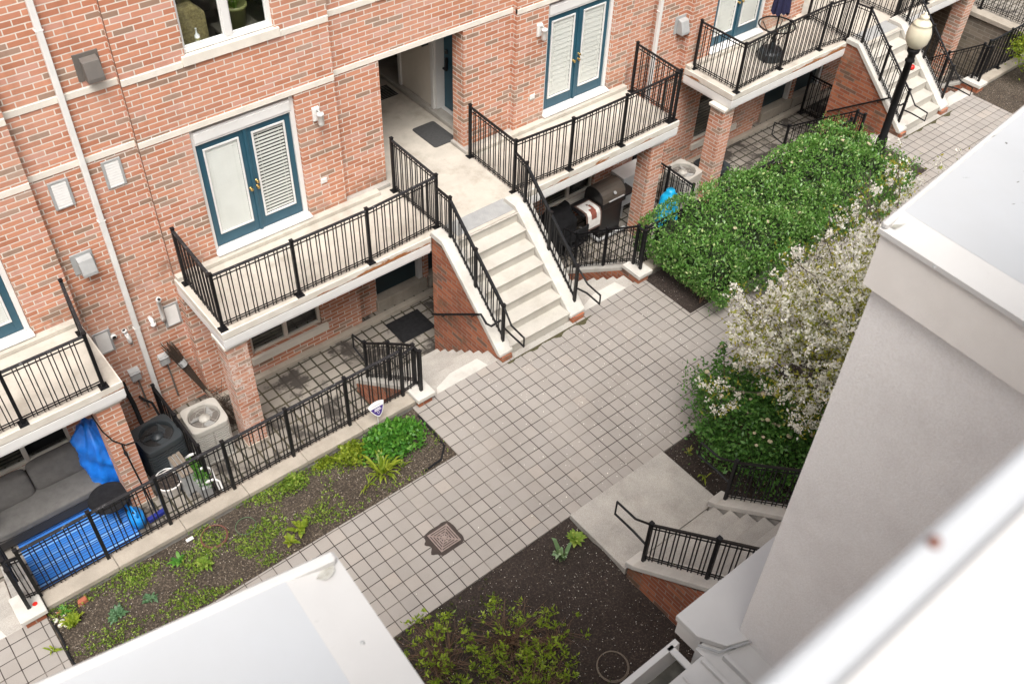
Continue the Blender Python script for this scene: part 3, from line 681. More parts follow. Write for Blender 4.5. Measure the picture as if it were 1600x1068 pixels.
# the house to the left and the one to the right: same pattern, one bay length away
HL = house(-P_, 'left brick house above the grey sofa, cut by the photo edge', -8.6, -1.70, {'bays': std_bays(4.33, 4.44, 4.32, 4.44, (6.015, 7.625), (6.2, 7.52)), 'passage': False})
french_door(HL, -4.63, -3.03, 4.32); basement_window(HL, -4.45, -3.13, -0.74, 0.4, 4.24)
upper_window(HL, 6.3 - P_, 7.6 - P_, 4.70, 6.15, 4.32); upper_window(HL, 6.3 - P_, 7.6 - P_, 7.35, 8.7, 4.32)
balcony(HL, 4.42 - P_, -2.43, 4.32, [(-2.87, -2.54)])
HR = house(P_, 'far right brick house behind the lamp post with its own front stairs', 8.955, 20.0, {'bays': std_bays(4.12, 4.25, 4.12, 4.27), 'passage': False})
french_door(HR, -0.255 + P_, 1.355 + P_, 4.12, False, True); french_door(HR, 6.195 + P_, 7.785 + P_, 4.12)
basement_window(HR, -0.08 + P_, 1.25 + P_, -0.76, 0.4, 4.24); basement_door(HR, 2.47 + P_, 3.50 + P_, -1.02, 1.0, 4.40); basement_door(HR, 3.62 + P_, 4.65 + P_, -1.02, 1.0, 4.40)
upper_window(HR, -0.08 + P_, 1.21 + P_, 4.70, 6.15, 4.12); upper_window(HR, 6.3 + P_, 7.6 + P_, 4.70, 6.15, 4.12); upper_window(HR, 2.95 + P_, 4.4 + P_, 4.70, 6.1, 4.25)
balcony(HR, 9.72, 13.30, 4.12, [(9.66, 9.99)]); balcony(HR, 15.12, 18.75, 4.12, [(18.30, 18.63)])
b = B(); b.box(13.31, 15.05, 2.89, 8.2, 1.05, DZ); b.box(13.50, 14.75, 2.53, 2.89, 1.05, DZ); b.build('passage_floor', 'deck', HR)

# ------------------------------------------------------------------ stairs
def coping_z(y):  # top of the sloping coping
    return 1.475 if y > 2.56 else 1.475 - (2.56 - y) * 0.905
def staircase(dx, label, brick_lo=PZ - .05):
    t = thing('front_staircase', label, 'stairs', (3.52 + dx, 1.9, 0), 'concrete staircases up from the path')
    a0, a1, c0, c1 = 2.64 + dx, 2.86 + dx, 4.12 + dx, 4.40 + dx
    s = B(); prof = [(1.12, -.3), (1.12, 0.197)]
    for k in range(1, 7):
        y = 1.10 + .233 * k; prof += [(y + .02, .198 * k), (y + .02, .198 * k + .168), (y, .198 * k + .168), (y, .198 * (k + 1))]
    prof += [(2.52, DZ + .001), (2.53, -.3)]
    prof[1:2] = [(1.12, 0.168), (1.10, 0.168), (1.10, 0.198)]
    s.prism(prof, 'x', a1 - .01, c0 + .01)
    s.build('steps', 'stairc', t, bevel=0.006)
    for (p, q, sg) in ((a0, a1, -1), (c0, c1, 1)):
        wv = B(); zl = brick_lo
        wv.prism([(1.04, -.05), (1.04, .095), (1.13, .095), (2.56, 1.37), (2.88, 1.37), (2.88, zl), (1.9, zl), (1.25, -.4)], 'x', p + .015, q - .015)
        wo = wv.build('side_wall', 'brick_low', t)
        c = B(); lo, hi = p - .02, q + .02
        top = [(1.07, .098), (1.07, .150), (2.56, 1.475), (2.86, 1.475), (2.86, 1.375), (2.57, 1.375), (1.15, .098)]
        c.prism(top, 'x', lo, hi); c.build('coping', 'coping', wo, bevel=0.008)
    for xa in (a1 - .012, c0 - .012):
        ln = B(); ln.prism([(1.12, 0.005), (1.12, .09), (2.55, 1.37), (2.88, 1.37), (2.88, 1.1)], 'x', xa, xa + .024); ln.build('inner_render', 'greyc', t)
    g = B(); g.box(a1 + .1, c0 + .02, 2.60, 2.94, DZ + .001, DZ + .008)
    for k in range(14): g.box(a1 + .1, c0 + .02, 2.61 + .024 * k, 2.622 + .024 * k, DZ + .008, DZ + .013)
    g.build('nosing_grate', 'greybox', t)
    k = B(); k.box(a1 + .01, c0 - .01, 1.0, 1.10, -.05, .012); k.build('foot_strip', 'greyc', t)
    rs = random.Random(3); k = B(); n_ = 60; x_ = lambda i: a1 - .15 + (c1 - a1 + .25) * i / n_; dp = [(.012 + .075 * max(0, math.sin(i * .37 + 1)) * (.3 + .7 * i / n_) + rs.uniform(0, .02)) for i in range(n_ + 1)]
    for i in range(n_): k.quad((x_(i), .999, .0045), (x_(i), .999 - dp[i], .0045), (x_(i + 1), .999 - dp[i + 1], .0045), (x_(i + 1), .999, .0045))
    k.build('damp_moss', 'moss', t)
    return t
staircase(0, 'nearest concrete staircase rising to the open passage between two balconies')
staircase(P_ - .03, 'far concrete staircase behind the lamp post at the right')

def patio_steps(x0, x1, label, side):
    t = thing('patio_steps', label, 'steps', ((x0 + x1) / 2, 2, PZ), 'short steps down to the sunken patios')
    s = B(); prof = [(1.13, -1.5), (1.13, 0.003), (1.40, 0.003)]
    for k in range(1, 7): prof += [(1.40 + .232 * (k - 1), -.178 * k), (1.40 + .232 * k, -.178 * k)]
    prof += [(1.40 + .232 * 6, -1.5)]
    s.prism(prof, 'x', x0, x1); s.build('treads', 'greyc', t, bevel=0.004)
    e = B(); e.prism([(x0 + .1, 1.14), (x0 + .16, 1.24), (x0 + .5, 1.36), (x1 - .25, 1.36), (x1 - .2, 1.14)], 'z', -.02, 0.006); e.build('new_concrete_edge', 'coping', t)
    # low wall with pier on the outer side
    p0, p1 = (x0 - .32, x0) if side < 0 else (x1, x1 + .32)
    wv = B(); i0, i1 = p0 + .04, p1 - .04
    wv.prism([(1.08, -.1), (1.08, .13), (1.42, .13), (1.5, .02), (2.95, -1.08), (2.95, -1.4), (1.4, -1.4), (1.3, -.1)], 'x', i0, i1); wo = wv.build('pier', 'brick_low', t)
    c = B(); c.prism([(1.04, .13), (1.04, .205), (1.46, .205), (1.50, .13)], 'x', p0, p1); c.prism([(1.50, .02), (1.47, .12), (2.97, -.99), (2.97, -1.09)], 'x', p0 + .04, p1 - .01); c.build('coping', 'coping', wo, bevel=0.006)
    return t
patio_steps(1.36, 2.64, 'patio steps going down left of the nearest staircase', -1)
patio_steps(4.40, 5.64, 'patio steps going down between the nearest staircase and the hedge', 1)
patio_steps(11.98, 13.27, 'patio steps going down behind the lamp post foot', -1)
patio_steps(15.05, 16.18, 'patio steps going down right of the far staircase', 1)
patio_steps(-6.2, -4.80, 'patio steps at the left photo edge beside a capped pier', 1)

# low kerb walls that hold the beds above the patios
def patio_wall(x0, x1, label):
    t = thing('patio_kerb_wall', label, 'kerb wall', ((x0 + x1) / 2, 1.25, PZ), 'kerb walls round the sunken patios')
    b = B(); b.box(x0, x1, 1.17, 1.36, -1.5, 0.05); b.build('retaining_wall', 'greyc', t)
    b = B(); x = x0; n = 0
    while x < x1 - .01:
        q = min(x1, x + .92); b.box(x + .002, q - .002, 1.13, 1.40, .04, .125); x = q
    b.build('kerb_cap', 'curb', t, bevel=0.007)
patio_wall(-4.47, 1.08, 'long concrete kerb between the weedy bed and the left patio')
patio_wall(5.92, 11.66, 'concrete kerb hidden behind the clipped hedge')
patio_wall(16.5, 21, 'concrete kerb beside the gravel bed at the far right')

# ------------------------------------------------------------------ iron railings
def railing(label, group, runs, cat='railing', plates=True):
    """runs: list of dicts pts=[(x,y,zbase)..], h, loop(end), worn.  One thing; posts, rails and baluster panels are its parts."""
    p0 = runs[0]['pts'][0]
    t = thing('iron_railing', label, cat, p0, group)
    done = []
    for r in runs:
        pts = [Vector(p) for p in r['pts']]; h = r.get('h', 1.0)
        skip = r.get('skip', ())
        for i, p in enumerate(pts):
            if i in skip or any((p - q).length < .05 for q in done): continue
            done.append(p)
            b = B(); b.box(p.x - .022, p.x + .022, p.y - .022, p.y + .022, p.z + .004, p.z + h + .03)
            b.box(p.x - .028, p.x + .028, p.y - .028, p.y + .028, p.z + h + .03, p.z + h + .045)
            po = b.build('post', 'iron', t)
            if plates and r.get('plates', True):
                b = B(); b.box(p.x - .06, p.x + .06, p.y - .06, p.y + .06, p.z, p.z + .012)
                for sx in (-.042, .042):
                    for sy in (-.042, .042): b.box(p.x + sx - .009, p.x + sx + .009, p.y + sy - .009, p.y + sy + .009, p.z + .012, p.z + .022)
                b.build('base_plate', 'iron', po)
        for i in range(len(pts) - 1):
            a, c = pts[i], pts[i + 1]; d = c - a; L = math.hypot(d.x, d.y)
            if L < .03: continue
            u = Vector((d.x / L, d.y / L, 0)); sl_ = d.z / L
            rb = B(); e = u * .012; rb.bar(a + e + Vector((0, 0, h + sl_ * .012 - .005)), c - e + Vector((0, 0, h - sl_ * .012 - .005)), .042, .026)
            rb.build('top_rail', 'rail' if r.get('worn') else 'iron', t, bevel=0.004)
            pb = B(); lo1, lo2 = .075, .115
            for z_ in (lo1, lo2, h - .075): pb.bar(a + u * .022 + Vector((0, 0, z_ + sl_ * .022)), c - u * .022 + Vector((0, 0, z_ - sl_ * .022)), .014, .012)
            pitch, gap = .142, .050
            n = max(1, int((L - .06) / pitch)); m0 = (L - (n - 1) * pitch) / 2
            if r.get('bal', True):
                for k in range(n):
                    for s in (-gap / 2, gap / 2):
                        q = m0 + k * pitch + s
                        if q < .035 or q > L - .035: continue
                        p = a + u * q + Vector((0, 0, sl_ * q))
                        pb.box(p.x - .0065, p.x + .0065, p.y - .0065, p.y + .0065, p.z + .035, p.z + h - .018)
            pb.build('baluster_panel', 'iron', t)
        lp = r.get('loop')
        if lp:
            b = B(); b.tube([Vector(q) for q in lp], .016, 6); b.build('handrail', 'iron', t)
    return t
G_BAL = 'black iron railings round the balconies'
G_ST = 'black iron railings on the stairs'
railing('black iron railing round the left balcony beside the open passage, worn top rail', G_BAL,
        [dict(pts=[(-.88, 4.12, DZ), (-.915, 2.93, DZ), (.30, 2.90, DZ), (1.53, 2.89, DZ), (2.83, 2.965, DZ), (2.85, 4.18, DZ)], h=.985, worn=True)])
railing('black iron railing round the balcony over the gas grill, right of the passage', G_BAL,
        [dict(pts=[(4.455, 4.22, DZ), (4.40, 2.965, DZ), (5.58, 2.90, DZ), (6.81, 2.90, DZ), (8.05, 2.93, DZ)], h=.985), dict(pts=[(8.05, 2.93, DZ), (8.17, 2.93, DZ), (8.24, 4.1, DZ)], h=.985)])
railing('black iron railing round the small left balcony above the grey sofa', G_BAL,
        [dict(pts=[(-6.2, 2.93, DZ), (-4.95, 2.9, DZ), (-3.71, 2.9, DZ), (-2.66, 2.90, DZ), (-2.50, 4.05, DZ)], h=.94, worn=True)])
railing('black iron railing round the far balcony that holds the folded navy parasol', G_BAL,
        [dict(pts=[(9.86, 4.0, DZ), (9.86, 2.89, DZ), (11.24, 2.97, DZ), (12.52, 2.99, DZ), (13.33, 2.90, DZ), (13.42, 4.0, DZ)], h=.985)])
railing('black iron railing of the farthest balcony at the top right edge', G_BAL,
        [dict(pts=[(15.0, 4.0, DZ), (15.0, 2.90, DZ), (16.2, 2.90, DZ), (17.4, 2.90, DZ), (18.6, 2.92, DZ), (18.65, 4.0, DZ)], h=.985)])

def stair_rail(dx, u, sgn, label, top=(0, 0)):
    x = u + dx
    pts = [(x + (.035 if sgn > 0 else .10), 2.95, 1.44), (x, 2.56, 1.475), (x, 1.92, .895), (x, 1.22, .262)]
    z3 = .262 + .735
    loop = [(x, 1.22, z3 - .0), (x + .03 * sgn * -1, .99, z3 - .21), (x + .03 * sgn * -1, .69, z3 - .235), (x + .03 * sgn * -1, .685, z3 - .415), (x + .03 * sgn * -1, .99, z3 - .40), (x, 1.22, z3 - .43)]
    return railing(label, G_ST, [dict(pts=pts, h=.735, skip=(0,), plates=False, loop=loop)])
stair_rail(0, 2.79, 1, 'black iron handrail on the left coping of the nearest staircase')
stair_rail(0, 4.30, -1, 'black iron handrail on the right coping of the nearest staircase')
stair_rail(P_ - .1, 2.79, 1, 'black iron handrail on the left coping of the far staircase, behind the lamp post')
stair_rail(P_ - .03, 4.30, -1, 'black iron handrail on the right coping of the far staircase')

# front fence of the left patio, seven posts on the kerb
fx = [-4.47, -3.60, -2.75, -1.82, -.90, .03, .965]
railing('long black iron fence with seven posts on the kerb of the left patio', 'black iron fences round the sunken patios',
        [dict(pts=[(x, 1.33, .125) for x in fx], h=.965, worn=True, plates=False), dict(pts=[(.965, 1.33, .125), (1.19, 1.30, .205)], h=.86, skip=(0, 1)), dict(pts=[(-4.47, 1.33, .125), (-4.63, 1.30, .205)], h=.86, skip=(0, 1))], cat='fence')
def patio_rail(x, sg, label):
    pts = [(x, 1.19, .21), (x, 1.36, .21), (x, 2.05, -.30), (x, 2.76, -.86)]
    lp = [(x, 2.76, -.05), (x, 3.12, -.13), (x, 3.12, -.42), (x, 2.76, -.50)]
    return railing(label, 'black iron fences round the sunken patios', [dict(pts=pts[:2], h=.80, plates=False), dict(pts=pts[1:], h=.82, plates=False, loop=lp)], cat='fence')
patio_rail(1.20, -1, 'sloping black iron fence beside the patio steps left of the nearest staircase')
patio_rail(5.80, 1, 'sloping black iron fence beside the patio steps in front of the gas grill')
patio_rail(-4.64, 1, 'sloping black iron fence seen edge on at the left photo edge')
patio_rail(11.8, -1, 'sloping black iron fence half hidden behind the hedge near the lamp post')
patio_rail(16.34, 1, 'sloping black iron fence on the capped pier at the far right gravel bed')
railing('black iron fence behind the clipped hedge on its kerb', 'black iron fences round the sunken patios', [dict(pts=[(5.96, 1.33, .125), (6.9, 1.33, .125), (7.85, 1.33, .125), (8.8, 1.33, .125), (9.75, 1.33, .125), (10.7, 1.33, .125), (11.6, 1.33, .125)], h=.80, plates=False)], cat='fence')
railing('black iron fence running along the kerb of the far right patio', 'black iron fences round the sunken patios', [dict(pts=[(16.5, 1.33, .125), (17.4, 1.33, .125), (18.3, 1.33, .125), (19.2, 1.33, .125), (20.1, 1.33, .125)], h=.92)], cat='fence')
railing('black iron divider fence between the two air conditioners on the left patio', 'black iron divider fences', [dict(pts=[(-1.80, 4.1, PZ), (-1.80, 3.35, PZ), (-1.80, 2.6, PZ)], h=1.02)], cat='fence')
railing('black iron divider fence beside the cyan bag behind the right brick column', 'black iron divider fences', [dict(pts=[(8.90, 4.1, PZ), (8.90, 3.4, PZ), (8.86, 2.7, PZ)], h=1.0)], cat='fence')
railing('black iron gate under the far balcony below the folded parasol', 'black iron divider fences', [dict(pts=[(14.25, 4.05, PZ), (14.25, 3.35, PZ)], h=1.0)], cat='gate')

def wall_rail(dx, label):
    t = thing('wall_handrail', label, 'handrail', (2.58 + dx, 2.0, 0), 'black handrails on the brick stair walls')
    x = 2.57 + dx
    b = B(); b.tube([(x, 2.80, -.22), (x, 2.70, -.15), (x, 1.50, .75), (x, 1.36, .66), (x, 1.24, .70), (x + .17, 1.22, .74)], .019, 8); b.build('rail', 'iron', t)
    for y, z in ((2.55, -.04), (1.75, .56)):
        b = B(); b.tube([(x, y, z), (x + .02, y, z - .06), (x + .085, y, z - .06)], .009, 6); b.build('bracket', 'iron', t)
wall_rail(0, 'black handrail on the dark brick side wall of the nearest staircase')
wall_rail(P_, 'black handrail on the dark brick side wall of the far staircase')

# ------------------------------------------------------------------ fixtures on the walls
def downpipe(x, y, z1, label):
    t = thing('downpipe', label, 'downpipe', (x, y, PZ), 'white downpipes on the brick wall')
    b = B(); b.box(x - .038, x + .038, y - .085, y - .015, -.95, z1); b.build('pipe', 'plastic', t, bevel=0.006)
    for z in (.75, 2.75, 5.5, 8.0):
        b = B(); b.box(x - .048, x + .048, y - .088, y - .002, z, z + .012); b.build('strap', 'plastic', t)
downpipe(-1.69, 4.44, TOP, 'white downpipe in the recess between the two left balconies')
downpipe(8.90, 4.30, TOP, 'white downpipe between the grill balcony and the parasol balcony')

def lamp(x, y, z, label):
    t = thing('wall_lamp', label, 'wall lamp', (x, y, z), 'white wall lamps beside the balcony doors')
    b = B(); b.prism([(y - .05, z - .09), (y, z - .11), (y, z + .13), (y - .04, z + .11)], 'x', x - .06, x + .06); b.build('back_plate', 'plastic', t, bevel=0.008)
    b = B(); b.lathe((x + .01, y - .13, z), [(.05, .075), (.058, .05), (.05, .045), (.045, -.10), (.035, -.125), (.01, -.13)], 14); b.build('shade', 'plastic', t, smooth=True)
    b = B(); b.tube([(x, y - .03, z + .07), (x + .01, y - .09, z + .10), (x + .01, y - .13, z + .07)], .014, 6); b.build('arm', 'greybox', t)
lamp(1.66, 4.33, 3.20, 'white wall lamp right of the left teal french door'); lamp(5.99, 4.33, 3.22, 'white wall lamp left of the right teal french door')
def outlet(x, y, z, label):
    t = thing('outlet_cover', label, 'outlet', (x, y, z), 'small white outlet covers on the brick')
    b = B(); b.box(x - .055, x + .055, y - .02, y, z - .045, z + .045); b.build('cover', 'plastic', t, bevel=0.004)
    b = B(); b.box(x - .035, x + .035, y - .026, y - .02, z - .028, z + .028); b.build('flap', 'plastic', t, bevel=0.003)
outlet(1.66, 4.33, 2.02, 'small white outlet cover on brick low beside the left french door'); outlet(5.91, 4.33, 1.99, 'small white outlet cover on brick low beside the right french door')

def louvre(x, y, z, w_, h_, label):
    t = thing('wall_vent', label, 'vent', (x, y, z), 'white louvred vents on the brick')
    b = B()
    for a in ((x - w_ / 2, x - w_ / 2 + .035, z - h_ / 2, z + h_ / 2), (x + w_ / 2 - .035, x + w_ / 2, z - h_ / 2, z + h_ / 2), (x - w_ / 2 + .035, x + w_ / 2 - .035, z + h_ / 2 - .03, z + h_ / 2), (x - w_ / 2 + .035, x + w_ / 2 - .035, z - h_ / 2, z - h_ / 2 + .02)): b.box(a[0], a[1], y - .03, y, a[2], a[3])
    b.build('frame', 'greybox', t, bevel=0.003)
    b = B(); n = 9; hh = (h_ - .05) / n
    for i in range(n):
        zz = z - h_ / 2 + .02 + i * hh; b.hexa([(x - w_ / 2 + .035, y - .028, zz), (x + w_ / 2 - .035, y - .028, zz), (x + w_ / 2 - .035, y - .012, zz), (x - w_ / 2 + .035, y - .012, zz)], [(x - w_ / 2 + .035, y - .018, zz + hh * .98), (x + w_ / 2 - .035, y - .018, zz + hh * .98), (x + w_ / 2 - .035, y - .006, zz + hh * .98), (x - w_ / 2 + .035, y - .006, zz + hh * .98)])
    b.build('louvres', 'plastic', t)
louvre(-2.05, 4.44, 3.33, .26, .42, 'white louvred vent left of the left downpipe, below the stone band'); louvre(-1.34, 4.44, 3.36, .26, .42, 'white louvred vent between the left downpipe and the french door balcony')
louvre(-1.13, 4.44, .68, .26, .42, 'white louvred vent low by the left end of the balcony slab'); louvre(-2.19, 4.44, .72, .26, .42, 'white louvred vent just above the corner of the small left balcony')

def vent_hood(x, y, z, mat, label, s=1.0):
    t = thing('vent_hood', label, 'vent hood', (x, y, z), 'metal exhaust hoods on the brick')
    b = B(); b.box(x - .15 * s, x + .15 * s, y - .02, y, z - .17 * s, z + .17 * s); b.build('back_plate', mat, t, bevel=0.004)
    b = B(); b.prism([(y - .021, z + .12 * s), (y - .11 * s, z + .09 * s), (y - .17 * s, z - .10 * s), (y - .17 * s, z - .15 * s), (y - .021, z - .15 * s)], 'x', x - .085 * s, x + .115 * s); b.build('hood', mat, t, bevel=0.004)
    b = B(); b.box(x - .07 * s, x + .10 * s, y - .15 * s, y - .03, z - .155 * s, z - .151 * s); b.build('opening', 'dark', t)
vent_hood(-1.26, 4.44, 4.90, 'hood', 'taupe metal exhaust hood on the upper brick left of the living room window', 1.05)
vent_hood(-2.08, 4.44, 2.20, 'greybox', 'light grey metal exhaust hood low between the left balconies', 1.0)
vent_hood(9.55, 4.28, 2.30, 'greybox', 'light grey metal exhaust hood beside the far downpipe', 1.05)
def pvc(pts, r, label):
    t = thing('vent_pipe', label, 'pipe', pts[0], 'white plastic flue pipes on the brick')
    b = B(); b.tube(pts, r, 10); b.build('pipe', 'plastic', t, smooth=True)
    e = Vector(pts[-1]); d = (e - Vector(pts[-2])).normalized(); b = B(); b.tube([e - d * .03, e + d * .012], r * 1.25, 10); b.build('collar', 'plastic', t, smooth=True)
    b = B(); b.tube([e + d * .0121, e + d * .014], r * .8, 10); b.build('mouth', 'dark', t)
pvc([(-1.28, 4.43, .70), (-1.285, 4.36, .69), (-1.285, 4.35, .75), (-1.285, 4.35, 1.12), (-1.285, 4.30, 1.16)], .032, 'tall white plastic flue pipe standing against the brick by the low vent')
pvc([(-1.46, 4.43, .80), (-1.46, 4.35, .80), (-1.46, 4.32, .72)], .034, 'short white elbow pipe left of the tall flue pipe')
pvc([(-1.84, 4.43, .55), (-1.84, 4.37, .54), (-1.84, 4.36, .60), (-1.88, 4.36, .82)], .030, 'slanting white flue pipe left of the left downpipe')
pvc([(-2.04, 4.43, .77), (-2.04, 4.38, .77)], .036, 'stubby white pipe end above the small left balcony corner')
def switchbox(x, y, z, label, zb):
    t = thing('disconnect_box', label, 'electrical box', (x, y, z), 'grey electrical boxes on the brick')
    b = B(); b.box(x - .075, x + .075, y - .09, y, z - .10, z + .09); b.build('box', 'greybox', t, bevel=0.008)
    b = B(); b.prism([(y - .105, z + .06), (y, z + .11), (y, z + .098), (y - .10, z + .045)], 'x', x - .082, x + .082); b.build('lid', 'greybox', t)
    b = B(); b.tube([(x + .02, y - .04, z - .10), (x + .03, y - .04, z - .35), (x + .04, y - .05, zb)], .014, 6); b.build('conduit', 'hood', t)
switchbox(-1.93, 4.44, -.12, 'grey electrical box above the dark air conditioner', -.9); switchbox(-1.44, 4.44, -.08, 'grey electrical box above the beige air conditioner', -.95)

# ------------------------------------------------------------------ things on the left patio
def air_con(cx, cy, z0, w_, h_, mat, label, fanmat, rot=0.0, rib_n=13):
    t = thing('air_conditioner', label, 'air conditioner', (cx, cy, z0), 'outdoor air conditioner units')
    ca, sa = math.cos(rot), math.sin(rot)
    def Rt(b): b.v = [(cx + (p[0] - cx) * ca - (p[1] - cy) * sa, cy + (p[0] - cx) * sa + (p[1] - cy) * ca, p[2]) for p in b.v]; return b
    def rr(hw, r, n=6):
        o = []
        for sx, sy, a0 in ((1, 1, 0), (-1, 1, 90), (-1, -1, 180), (1, -1, 270)):
            for k in range(n + 1):
                a = math.radians(a0 + 90 * k / n); o.append((cx + sx * (hw - r) + r * math.cos(a), cy + sy * (hw - r) + r * math.sin(a)))
        return o
    b = B(); b.prism(rr(w_ / 2 - .03, .06), 'z', z0 + .03, z0 + h_ - .09); Rt(b).build('core', 'dark' if mat == 'acdark' else 'hood', t)
    b = B(); zt = z0 + h_ - .10
    for i in range(rib_n):
        zz = z0 + .06 + (zt - z0 - .07) * i / rib_n; b.prism(rr(w_ / 2 - .008, .075), 'z', zz, zz + (zt - z0 - .07) / rib_n * .62)
    for sx in (-1, 1):
        b.box(cx + sx * .0 - .012, cx + .012, cy + sx * (w_ / 2 - .012) - .004, cy + sx * (w_ / 2 - .012) + .008, z0 + .05, zt); b.box(cx + sx * (w_ / 2 - .012) - .004, cx + sx * (w_ / 2 - .012) + .008, cy - .012, cy + .012, z0 + .05, zt)
    Rt(b).build('louvre_case', mat, t)
    b = B(); b.prism(rr(w_ / 2, .08), 'z', z0, z0 + .05); Rt(b).build('base_pan', mat, t, bevel=0.008)
    # top ring with a round opening
    outer = [(cx + w_ / 2 * math.cos(q) / (abs(math.cos(q)) ** 7 + abs(math.sin(q)) ** 7) ** (1 / 7), cy + w_ / 2 * math.sin(q) / (abs(math.cos(q)) ** 7 + abs(math.sin(q)) ** 7) ** (1 / 7)) for q in [2 * PI * k / 64 for k in range(64)]]; R = w_ * .415; n = len(outer); b = B(); inn = []
    for (x, y) in outer:
        a = math.atan2(y - cy, x - cx); inn.append((cx + R * math.cos(a), cy + R * math.sin(a)))
    z1 = z0 + h_
    vs = [(x, y, z1 - .10) for x, y in outer] + [(cx + (x - cx) * .995, cy + (y - cy) * .995, z1 - .015) for x, y in outer] + [(cx + (x - cx) * .97, cy + (y - cy) * .97, z1) for x, y in outer] + [(x, y, z1 - .002) for x, y in inn] + [(cx + (x - cx) * .96, cy + (y - cy) * .96, z1 - .02) for x, y in inn] + [(cx + (x - cx) * .93, cy + (y - cy) * .93, z1 - .12) for x, y in inn]
    fs = []
    for q in range(5):
        for k in range(n): fs.append((q * n + k, q * n + (k + 1) % n, (q + 1) * n + (k + 1) % n, (q + 1) * n + k))
    b.add(vs, fs); Rt(b).build('top_cover', mat, t, smooth=False)
    b = B(); b.lathe((cx, cy, z1 - .13), [(.0, -.01), (R * .99, -.01), (R * .99, 0), (.0, 0)], 24); fw = Rt(b).build('fan_well', 'dark', t)
    b = B()
    for k in range(3):
        a = 2 * PI * k / 3 + .4; vs = []
        for f_, ra in ((-.50, .28), (-.80, .95), (.60, .95), (.52, .28)):
            aa = a + f_ * 1.05; vs.append((cx + R * ra * math.cos(aa), cy + R * ra * math.sin(aa), z1 - .085 + f_ * .05))
        b.hexa([(p[0], p[1], p[2] - .004) for p in vs], vs)
    Rt(b).build('fan_blade', fanmat, fw)
    b = B(); b.lathe((cx, cy, z1 - .09), [(R * .36, -.03), (R * .36, .02), (R * .33, .045), (R * .20, .05), (R * .17, .06), (.001, .065)], 18); Rt(b).build('motor_hub', mat if mat != 'acdark' else 'acdark', fw, smooth=True)
    b = B()
    for q in (4, 7):
        r_ = R * q / 8; pts = [(cx + r_ * math.cos(2 * PI * k / 28), cy + r_ * math.sin(2 * PI * k / 28), z1 - .006) for k in range(29)]; b.tube(pts, .0022, 4)
    for k in range(6):
        a = 2 * PI * k / 6; b.tube([(cx + R * .1 * math.cos(a), cy + R * .1 * math.sin(a), z1 - .005), (cx + R * math.cos(a), cy + R * math.sin(a), z1 - .005)], .0022, 4)
    Rt(b).build('fan_guard', mat, t)
    return t
air_con(-1.40, 3.30, PZ, .60, .80, 'acbeige', 'beige air conditioner with fan on top beside the divider fence', 'blade', math.radians(-3))
air_con(-2.12, 3.42, PZ, .62, .79, 'acdark', 'dark slate air conditioner beside the blue tarpaulin', 'acdark', math.radians(4), 11)

# refrigerant pipe, twig broom
t = thing('insulated_pipe', 'thick black insulated pipe bent against the brick behind the dark air conditioner', 'pipe', (-2.2, 4.3, -.9))
b = B(); b.tube([(-2.14, 4.42, -.20), (-2.15, 4.34, -.20), (-2.15, 4.30, -.28), (-2.12, 4.27, -.55), (-2.13, 4.15, -.85), (-2.13, 3.75, -1.0)], .038, 8); b.build('sleeve', 'rubber', t, smooth=True)
b = B(); b.tube([(-1.97, 4.42, -.62), (-1.95, 4.30, -.60), (-1.86, 4.24, -.68), (-1.86, 4.0, -.8)], .020, 6); b.build('thin_pipe', 'rubber', t, smooth=True)
t = thing('twig_broom', 'long brown twig broom leaning against the brick behind the beige air conditioner', 'broom', (-.9, 3.6, PZ))
b = B()
for k in range(150):
    a = random.uniform(0, 2 * PI); r0 = random.uniform(0, .032); r1 = random.uniform(.02, .105)
    q = Vector((-1.37, 4.27, .27)); p = Vector((-1.06, 3.95, -.72)); o1 = Vector((math.cos(a), .6 * math.sin(a), .3 * math.sin(a)))
    b.tube([p + o1 * r0, p.lerp(q, .5) + o1 * (r0 + r1) / 2, p.lerp(q, random.uniform(.86, 1.06)) + o1 * r1], .004, 4, .0015)
b.build('bristles', 'broom', t)
b = B(); b.tube([(-1.08, 3.97, -.66), (-.84, 3.62, PZ + .02)], .022, 7); b.build('handle', 'wood', t)
b = B()
for k in range(5):
    p = Vector((-1.24, 4.13, -.13)).lerp(Vector((-1.26, 4.15, -.06)), k / 5); b.tube([p, p + Vector((-.012, .012, .03))], .062, 8)
b.build('binding', 'greybox', t)
t = thing('brush_heap', 'dark heap of dry brush and leaves at the foot of the left brick column', 'brush heap', (-.9, 3.6, PZ))
b = B()
for k in range(260):
    p = Vector((random.gauss(-.95, .10), random.gauss(3.76, .16), PZ + abs(random.gauss(0, .22)))); d = Vector((random.gauss(0, 1), random.gauss(0, 1), random.gauss(.2, .5))).normalized() * random.uniform(.1, .28); b.tube([p, p + d], .004, 4, .002)
b.build('twigs', 'broom', t)

